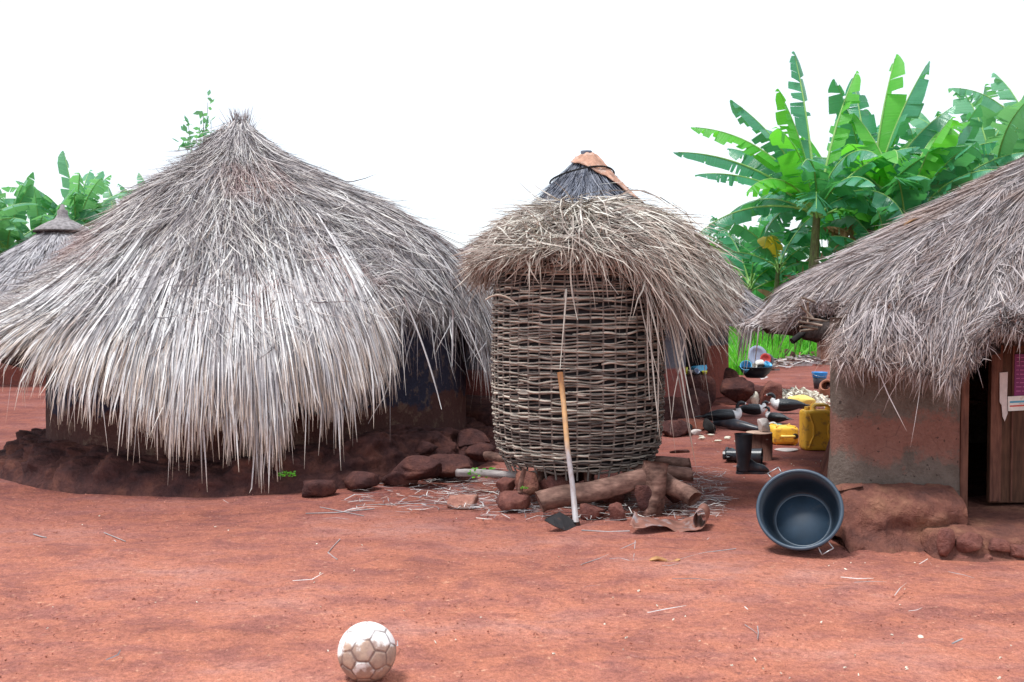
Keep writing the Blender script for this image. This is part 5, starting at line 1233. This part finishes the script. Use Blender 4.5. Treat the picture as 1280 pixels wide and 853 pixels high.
# ---------------------------------------------------------------- banana plants
def banana_leaf_geo(L_, w_, az, el, droop, twist, tear, seed, fold=0.35):
    """torn banana leaf as strips either side of an arching midrib, base at origin"""
    rs = np.random.RandomState(seed); n = 34; t = np.linspace(0, 1, n)
    ang = el-droop*t**1.3; dx = np.cos(ang); dz = np.sin(ang); ds = L_/(n-1)
    h = np.concatenate([[0], np.cumsum(dx[:-1]*ds)]); z = np.concatenate([[0], np.cumsum(dz[:-1]*ds)])
    bend = rs.normal()*.12
    ax = np.array([math.cos(az), math.sin(az), 0]); sd = np.array([-math.sin(az), math.cos(az), 0])
    mid = h[:, None]*ax+z[:, None]*np.array([0, 0, 1])+(bend*h**2/L_)[:, None]*sd
    T = np.gradient(mid, axis=0); T /= np.linalg.norm(T, axis=1, keepdims=True)
    S = sd*math.cos(twist)+np.array([0, 0, 1])*math.sin(twist)
    S = S-T*(T@S)[:, None]; S /= np.linalg.norm(S, axis=1, keepdims=True); U = np.cross(T, S); U *= np.sign(U[n//3, 2]) or 1
    V = []; Fc = []; R_ = []; AX = []; k0 = 0
    for sg in (-1, 1):
        i = 5
        while i < n-1:
            j = min(n-1, i+(rs.randint(1, 3) if rs.rand() < tear else rs.randint(3, 7)))
            f_ = fold+rs.normal()*.16+(rs.uniform(-.3, .8)*tear); gap = .18 if tear > .3 else .06
            sweep = .15+.6*rs.rand()*(tear); rr = rs.rand()
            wv = rs.uniform(.86, 1.05)
            m_ = 4
            for q in range(j-i+1):
                a = i+q; u = (a-5)/(n-6); wd = w_*wv*(np.interp(u, [0, .08, .3, .7, .9, 1], [.25, .7, 1, .92, .55, .10]))
                for p_ in range(m_):
                    s = p_/(m_-1); shrink = (gap*s*L_/n)*(1 if q == 0 else (-1 if q == j-i else 0))
                    fa = f_*1.0
                    pt = mid[a]+S[a]*sg*wd*s*math.cos(fa)-U[a]*wd*(s*math.sin(fa)+.18*s*s)+T[a]*(sweep*wd*s+shrink)
                    V.append(pt); R_.append(rr); AX.append(a/n*L_+seed*.7)
            for q in range(j-i):
                for p_ in range(m_-1):
                    b = k0+q*m_+p_; Fc.append((b, b+1, b+m_+1, b+m_))
            k0 = len(V); i = j
    return mid, np.array(V), np.array(Fc), np.array(R_), np.array(AX)
def banana(label, base, H, nl, Lr, wr, seed, m='banana_leaf', group='banana plants', stem_r=.12, yellow=0, specs=None, tear=.6, stems=1):
    if group == 'banana plants':
        kk = 1.5; base = (base[0]*kk, base[1]*kk, 0); H = 1.4+(H-1.4)*kk; Lr = (Lr[0]*kk, Lr[1]*kk); wr = (wr[0]*kk, wr[1]*kk); stem_r *= 1.3
        if specs: specs = [(a, e, d_, l_*kk, w_*kk, q_) for a, e, d_, l_, w_, q_ in specs]
    rs = np.random.RandomState(seed); root = empty('banana_plant', base, label, 'banana plant', group)
    top = Vector((rs.normal()*.1, rs.normal()*.1, H))
    tubeobj('stem', [(0, 0, -.1), (top.x*.4, top.y*.4, H*.5), top], [stem_r*1.3, stem_r, stem_r*.6], M['banana_stem'], root, 10, noise=.1)
    for k in range(2):     # dead leaves hanging against the stem
        a_ = rs.uniform(0, 6.28); mid, V, Fc, r_, ax_ = banana_leaf_geo(Lr[0]*.7, wr[0]*.55, a_, R(15), R(130), rs.normal()*.5, .9, seed*77+k, .9); b0 = np.array(top)*.86
        link('dead_leaf', npmesh('dead_leaf', V+b0, Fc, True, {'rnd': r_, 'ax': ax_}), M['banana_dry'], root)
    for k in range(nl):
        if specs and k < len(specs): az, el, dr, L_, w_, mm = specs[k]
        else:
            az = k*2.4+rs.normal()*.3; lay = (k+.5)/nl; el = R(84-52*lay+rs.normal()*7); dr = R(30+75*lay+rs.normal()*14); L_ = rs.uniform(*Lr)*(1-.15*abs(lay-.5)); w_ = rs.uniform(*wr); mm = None
        if mm is None and m == 'banana_leaf' and rs.rand() < .25: mm = 'banana_young'
        mm = mm or (m if not (yellow and k >= nl-yellow) else 'banana_yellow')
        b0 = top+Vector((math.cos(az)*.04, math.sin(az)*.04, -.35*k/nl))
        mid, V, Fc, r_, ax_ = banana_leaf_geo(L_, w_, az, el, dr, rs.normal()*.35, tear, seed*100+k)
        lf = npmesh('leaf', V+np.array(b0), Fc, True, {'rnd': r_, 'ax': ax_})
        lo = link('leaf', lf, M[mm], root)
        n_ = len(mid); rad = np.linspace(.028, .004, n_)*L_/2.2
        tubeobj('midrib', mid[::2]+np.array(b0), rad[::2], M['midrib'], lo, 5)
    return root
def B(px, Y): return ((px-640)/F*Y, Y, 0)
bl = 'banana_leaf'
# (azimuth, elevation, droop, length, half width): azimuth 180 points left in the picture, 270 to the camera
def sp(*a): return [(R(x[0]), R(x[1]), R(x[2]), x[3], x[4], x[5] if len(x) > 5 else None) for x in a]
banana('tall banana plant with wide torn leaves fanning left above the far hut', B(1012, 19.0), 3.3, 22, (1.9, 2.5), (.26, .36), 1, tear=.75,
   specs=sp((182, 56, 52, 2.9, .26), (176, 38, 45, 3.0, .24), (190, 28, 40, 2.7, .22), (172, 66, 30, 2.7, .30), (200, 78, 22, 2.4, .28), (120, 84, 12, 3.2, .24), (20, 80, 20, 2.9, .26), (184, 12, 60, 2.6, .24),
   (250, 62, 105, 2.2, .30), (290, 72, 110, 2.2, .28), (210, 48, 95, 2.1, .30), (340, 58, 60, 2.2, .30), (90, 60, 60, 2.2, .30), (150, 60, 50, 2.3, .36), (225, 70, 60, 2.2, .36)))
banana('tallest banana plant with upright bright green leaves in the middle of the clump', B(1088, 19.6), 3.4, 22, (2.0, 2.6), (.30, .40), 2, tear=.5,
   specs=sp((30, 84, 14, 3.1, .36), (330, 78, 20, 2.9, .38), (100, 82, 18, 2.8, .34), (200, 80, 22, 2.6, .34), (5, 62, 50, 2.7, .28), (355, 48, 60, 2.7, .26), (10, 35, 60, 2.6, .26), (275, 66, 118, 2.5, .34),
   (300, 50, 60, 2.4, .32), (240, 60, 70, 2.2, .32), (180, 55, 60, 2.2, .3), (15, 20, 60, 2.6, .26), (350, 70, 40, 2.6, .3), (70, 60, 60, 2.4, .3)))
banana('banana plant behind the right house with drooping leaves, right of the tallest one', B(1150, 21.0), 3.4, 18, (2.2, 2.8), (.28, .38), 3, tear=.7)
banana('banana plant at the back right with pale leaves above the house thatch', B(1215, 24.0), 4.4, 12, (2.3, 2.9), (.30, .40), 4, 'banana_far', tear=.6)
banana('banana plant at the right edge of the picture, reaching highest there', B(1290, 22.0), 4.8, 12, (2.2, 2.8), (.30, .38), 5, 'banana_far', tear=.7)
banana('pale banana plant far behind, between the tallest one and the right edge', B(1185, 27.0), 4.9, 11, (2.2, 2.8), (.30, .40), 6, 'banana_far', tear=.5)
banana('short banana plant in front of the clump with one yellowing leaf', B(965, 20.5), 2.3, 9, (1.3, 1.9), (.20, .28), 7, tear=.6, stem_r=.07,
   specs=sp((180, 60, 60, 1.7, .2), (0, 70, 50, 1.7, .2), (182, 30, 60, 1.7, .2), (350, 40, 70, 1.6, .2), (240, 80, 150, 1.6, .22, 'banana_yellow'), (300, 50, 90, 1.5, .22)))
banana('low young banana plant right behind the left eave of the right house', B(985, 23.0), 1.9, 11, (1.5, 2.1), (.22, .30), 8, tear=.5, stem_r=.07)
banana('middling banana plant in the shade between the two tallest', B(1050, 21.5), 2.9, 16, (2.0, 2.6), (.28, .38), 9, tear=.5)
banana('low banana plant hidden in the foot of the clump, right of the tall stems', B(1105, 18.5), 2.0, 13, (1.5, 2.1), (.24, .32), 10, tear=.5)
banana('full banana plant filling the middle of the clump behind the two tallest', B(1045, 22.5), 3.6, 18, (2.2, 2.8), (.34, .44), 11, tear=.6)
banana('banana plant low on the left of the clump with its leaves over the far hut', B(935, 22.5), 2.0, 14, (1.5, 2.1), (.26, .34), 12, tear=.7, stem_r=.07)
banana('banana plant between the tallest one and the right house roof', B(1135, 18.8), 3.0, 16, (2.0, 2.6), (.32, .42), 13, tear=.6)
banana('pale banana plant right of the clump, halfway to the right edge', B(1235, 21.0), 3.9, 16, (2.2, 2.8), (.32, .42), 14, 'banana_far', tear=.6)
# left clump, beyond the small hut
for i, (px, Y, H, lab) in enumerate([(5, 27, 3.0, 'leftmost banana plant beyond the small distant hut'), (55, 28, 2.9, 'banana plant just left of the pointed cap of the small hut'), (100, 29, 3.8, 'tallest banana plant of the left group, behind the cap of the small hut'), (145, 30, 3.2, 'banana plant right of the small hut, half hidden by the big thatch'), (192, 31, 3.5, 'banana plant whose leaf tip just shows over the slope of the big thatch'), (-45, 26, 3.0, 'banana plant at the very left edge of the picture')]):
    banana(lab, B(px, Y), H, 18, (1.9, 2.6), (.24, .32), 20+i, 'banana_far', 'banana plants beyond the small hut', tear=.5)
# ---------------------------------------------------------------- leafy trees and shrubs
def leafy(name, label, base, cx, R3, n, leaf, m, trunk_h, seed, cat='tree', group=None, lobes=9, limbs=5):
    rs = np.random.RandomState(seed); root = empty(name, base, label, cat, group)
    c = np.array(cx, float); R3 = np.array(R3, float)
    lob = rs.normal(size=(lobes, 3)); lob /= np.linalg.norm(lob, axis=1, keepdims=True); lob = c+lob*R3*rs.uniform(.35, .75, (lobes, 1)); lr = rs.uniform(.28, .5, lobes)*R3.mean()
    k = rs.randint(0, lobes, n); d = rs.normal(size=(n, 3)); d /= np.linalg.norm(d, axis=1, keepdims=True); P0 = lob[k]+d*(lr[k]*rs.rand(n)**.4)[:, None]
    P0[:, 2] = np.maximum(P0[:, 2], .1)
    dir_ = rs.normal(size=(n, 3))*.8+d; dir_[:, 2] -= .2; dir_ /= np.linalg.norm(dir_, axis=1, keepdims=True); l = leaf*rs.uniform(.6, 1.3, n)
    t = np.array([0, .5, 1.0]); P = P0[:, None]+dir_[:, None]*(l[:, None]*t)[..., None]; P[:, 1, 2] += l*.08
    W = (l*.24)[:, None]*np.array([[.25, 1, .1]])
    link('crown', ribbon_mesh('crown', P, W, None, 1.5), M[m], root)
    tubeobj('trunk', [(0, 0, -.1), (c[0]*.4, c[1]*.4, trunk_h*.6), (c[0]*.8, c[1]*.8, trunk_h)], [.12*R3[0]**.5, .09*R3[0]**.5, .05*R3[0]**.5], M['bark'], root, 8)
    for q in range(limbs):
        e = lob[q % lobes]; s0 = np.array([c[0]*.5, c[1]*.5, trunk_h*.8]); tubeobj('limb', bez(s0, (s0+e)/2+np.array([0, 0, .15]), e, 6), np.linspace(.05, .015, 6)*R3[0]**.5, M['bark'], root, 6)
    return root
leafy('shade_tree', 'round dark green tree far behind the far hut, left of the bananas', B(905, 45), (0, 0, 3.6), (1.7, 1.7, 1.9), 9000, .16, 'tree_leaf', 2.6, 1)
leafy('shade_tree', 'lower dark green tree far behind, half hidden by the left banana leaves', B(958, 42), (0, 0, 2.8), (1.8, 1.6, 1.7), 8000, .16, 'tree_leaf', 2.0, 2)
# sapling that shows left of the peak of the big hut
def sapling():
    base = B(252, 14.0); root = empty('sapling', base, 'thin leafy sapling rising behind the left side of the big hut peak', 'tree')
    tubeobj('trunk', [(0, 0, 0), (.02, 0, 1.6), (0, 0, 3.0)], [.05, .035, .02], M['bark'], root, 7)
    P = []; rs = np.random.RandomState(4)
    for b in range(8):
        tip = np.array([0, 0, .22])+np.array([[-.16, .0, 3.75], [.12, 0, 4.05], [.16, 0, 3.8], [-.05, 0, 3.6], [.05, 0, 3.7], [-.2, 0, 3.5], [.2, .1, 3.5], [.08, -.1, 3.9]][b]); s0 = np.array([0, 0, 2.7+.07*b]); q = bez(s0, (s0+tip)/2+rs.normal(size=3)*.05, tip, 12)
        tubeobj('twig', q, np.linspace(.012, .003, 12), M['bark'], root, 5)
        for k in range(34):
            c0 = q[rs.randint(2, 12)]+rs.normal(size=3)*.045; d = rs.normal(size=3); d /= np.linalg.norm(d); l = rs.uniform(.04, .08); d = d*1.7; P.append([c0, c0+d*l*.5, c0+d*l])
    P = np.array(P); W = np.full((len(P), 3), .03)*np.array([.3, 1, .1]); link('foliage', ribbon_mesh('foliage', P, W, None, 1.5), M['banana_far'], root)
sapling()
SH = [(880, 38, 1.0, 'wide green shrub at the far left of the grassy gap'), (915, 42, 1.6, 'round green shrub behind the eave of the far hut'), (950, 41, 1.7, 'green shrub straight behind the gap between the huts'), (985, 39, 1.6, 'dark shrub under the left banana leaves'), (1030, 38, 1.9, 'dark shrub at the foot of the tall banana stems'), (1075, 36, 2.0, 'dark shrub behind the left slope of the right house'),
      (1125, 36, 2.2, 'dark shrub right of the banana stems, behind the thatch'), (1180, 38, 2.4, 'dark shrub behind the thatch towards the right edge'), (1240, 38, 2.4, 'rightmost dark shrub behind the thatch'),
      (-20, 32, 1.5, 'shrub behind the leftmost banana plants'), (40, 33, 1.5, 'shrub behind the small distant hut, left of its cap'), (95, 33, 1.6, 'shrub behind the cap of the small distant hut'), (150, 34, 1.5, 'shrub behind the left bananas near the big thatch'), (15, 23, .6, 'low bush seen under the left eave of the big hut')]
for i, (px, Y, s, lab) in enumerate(SH):
    leafy('shrub', lab, B(px, Y), (0, 0, s*.8), (s*1.05, s*.8, s), 4600, .13+.035*s, 'shrub', s*.4, 40+i, 'shrub', 'shrubs behind the yard', 9, 3)
# ---- meadow beyond the yard
def meadow(name, label, x0f, x1f, Y0, Y1, n, hmin, hmax, seed):
    rs = np.random.RandomState(seed); Y = Y0+(Y1-Y0)*rs.rand(n)**1.2; px = rs.uniform(x0f, x1f, n); X = (px-640)/F*Y
    bnd = Y0+np.interp(px, [x0f, 930, 960, 990, x1f], [0, 0, 3.0, 5.5, 6.5])+rs.normal(size=n)*.5 if x0f > 500 else np.full(n, Y0)
    k = Y > bnd; Y = Y[k]; X = X[k]; n = len(Y); hh = rs.uniform(hmin, hmax, n)*np.interp(Y, [Y0, Y0+14], [.7, 2.0])*(1+.4*vnoise(np.stack([X, Y, X*0], -1), .8, 3))
    a = rs.uniform(0, 6.28, n); lean = rs.uniform(.15, .6, n)*hh
    t = np.array([0, .5, 1]); P = np.stack([X[:, None]+np.cos(a)[:, None]*lean[:, None]*t**2, Y[:, None]+np.sin(a)[:, None]*lean[:, None]*t**2, hh[:, None]*(t*1.15-.15*t**2)], -1)
    W = rs.uniform(.010, .045, n)[:, None]*np.array([[.5, 1, .15]])
    o = link(name, ribbon_mesh(name, P, W, None, 1.5), M['grass']); return tag(o, label, 'grass', kind='stuff')
meadow('meadow_grass', 'bright green weeds and grass growing beyond the yard between the huts', 860, 1090, 20.5, 37, 26000, .18, .5, 1)
meadow('meadow_grass', 'green grass seen under the left eave of the big hut', -60, 130, 21, 34, 6000, .2, .5, 2)
# debris along the edge of the yard
litter_pts = []
rs = np.random.RandomState(9); P = []
for _ in range(500):
    px = rs.uniform(955, 1048); Y = np.interp(px, [955, 985, 1048], [22.5, 25, 26])+rs.normal()*.9; X = (px-640)/F*Y; a = rs.uniform(0, 3.14); l = rs.uniform(.1, .5); z = .03+.15*rs.rand()
    d = np.array([math.cos(a), math.sin(a)*.6, rs.normal()*.15])*l/2; c0 = np.array([X, Y, z]); P.append([c0-d, c0, c0+d])
P = np.array(P); P[..., 2] = np.maximum(P[..., 2], .01); o = link('stalk_debris', ribbon_mesh('stalk_debris', P, np.full((len(P), 3), .022), None, 1.5), M['straw_brown']); tag(o, 'yellowish dry stalks heaped along the edge of the green patch', 'stalks', kind='stuff')
for i, (px, Y, s, m, lab) in enumerate([(985, 25.5, .22, 'mud_dark', 'dark stone in the heap of stalks, leftmost'), (1000, 26, .18, 'rock_pale', 'pale stone in the heap of stalks'), (1010, 26, .2, 'charcoal', 'black stone in the heap of stalks'), (1018, 26, .2, 'rock', 'reddish stone at the right end of the heap of stalks'), (952, 22.5, .25, 'mud_dark', 'dark stone at the grass edge behind the dish basin')]):
    X = (px-640)/F*Y; tag(link('stone', rock_mesh('stone', (s, s*.8, s*.7), 400+i, .3, 3, .3), M[m], None, (X, Y, 0)), lab, 'stone', 'stones along the grass edge')
for px, r_, h_, lab, m in ((1030, .13, .75, 'tall reddish wooden post at the grass edge, right of the stone heap', 'door_frame'), (1040, .16, .8, 'dark wooden post at the grass edge beside the wall corner', 'charcoal'), (1024, .07, .7, 'thin post at the grass edge', 'log')):
    X = (px-640)/F*24.5; o = tubeobj('post', [(0, 0, 0), (.02, 0, h_*.5), (0, 0, h_)], [r_, r_*.95, r_*.9], M[m], None, 10, noise=.15); o.location = (X, 24.5, 0); tag(o, lab, 'post')
# dry leaf lying on the right thatch
q = None
for YY in np.linspace(5.2, 9, 200):
    q = at(1152, 275, YY); d = (q.x-RC[0], q.y-RC[1]); az = math.degrees(math.atan2(d[1], d[0])) % 360
    uu = np.linspace(0, 1, 100); PP = Rr.pos(np.full(100, az), uu); k = np.argmin(np.hypot(PP[:, 0]-q.x, PP[:, 1]-q.y))
    if PP[k, 2]+.06 > q.z: break
o = husk('dry_leaf', 'curled dry orange leaf lying on the slope of the right house thatch', q, .30, .05, 'husk', 8, 'leaf'); o.rotation_euler = (0, -.35, .3)
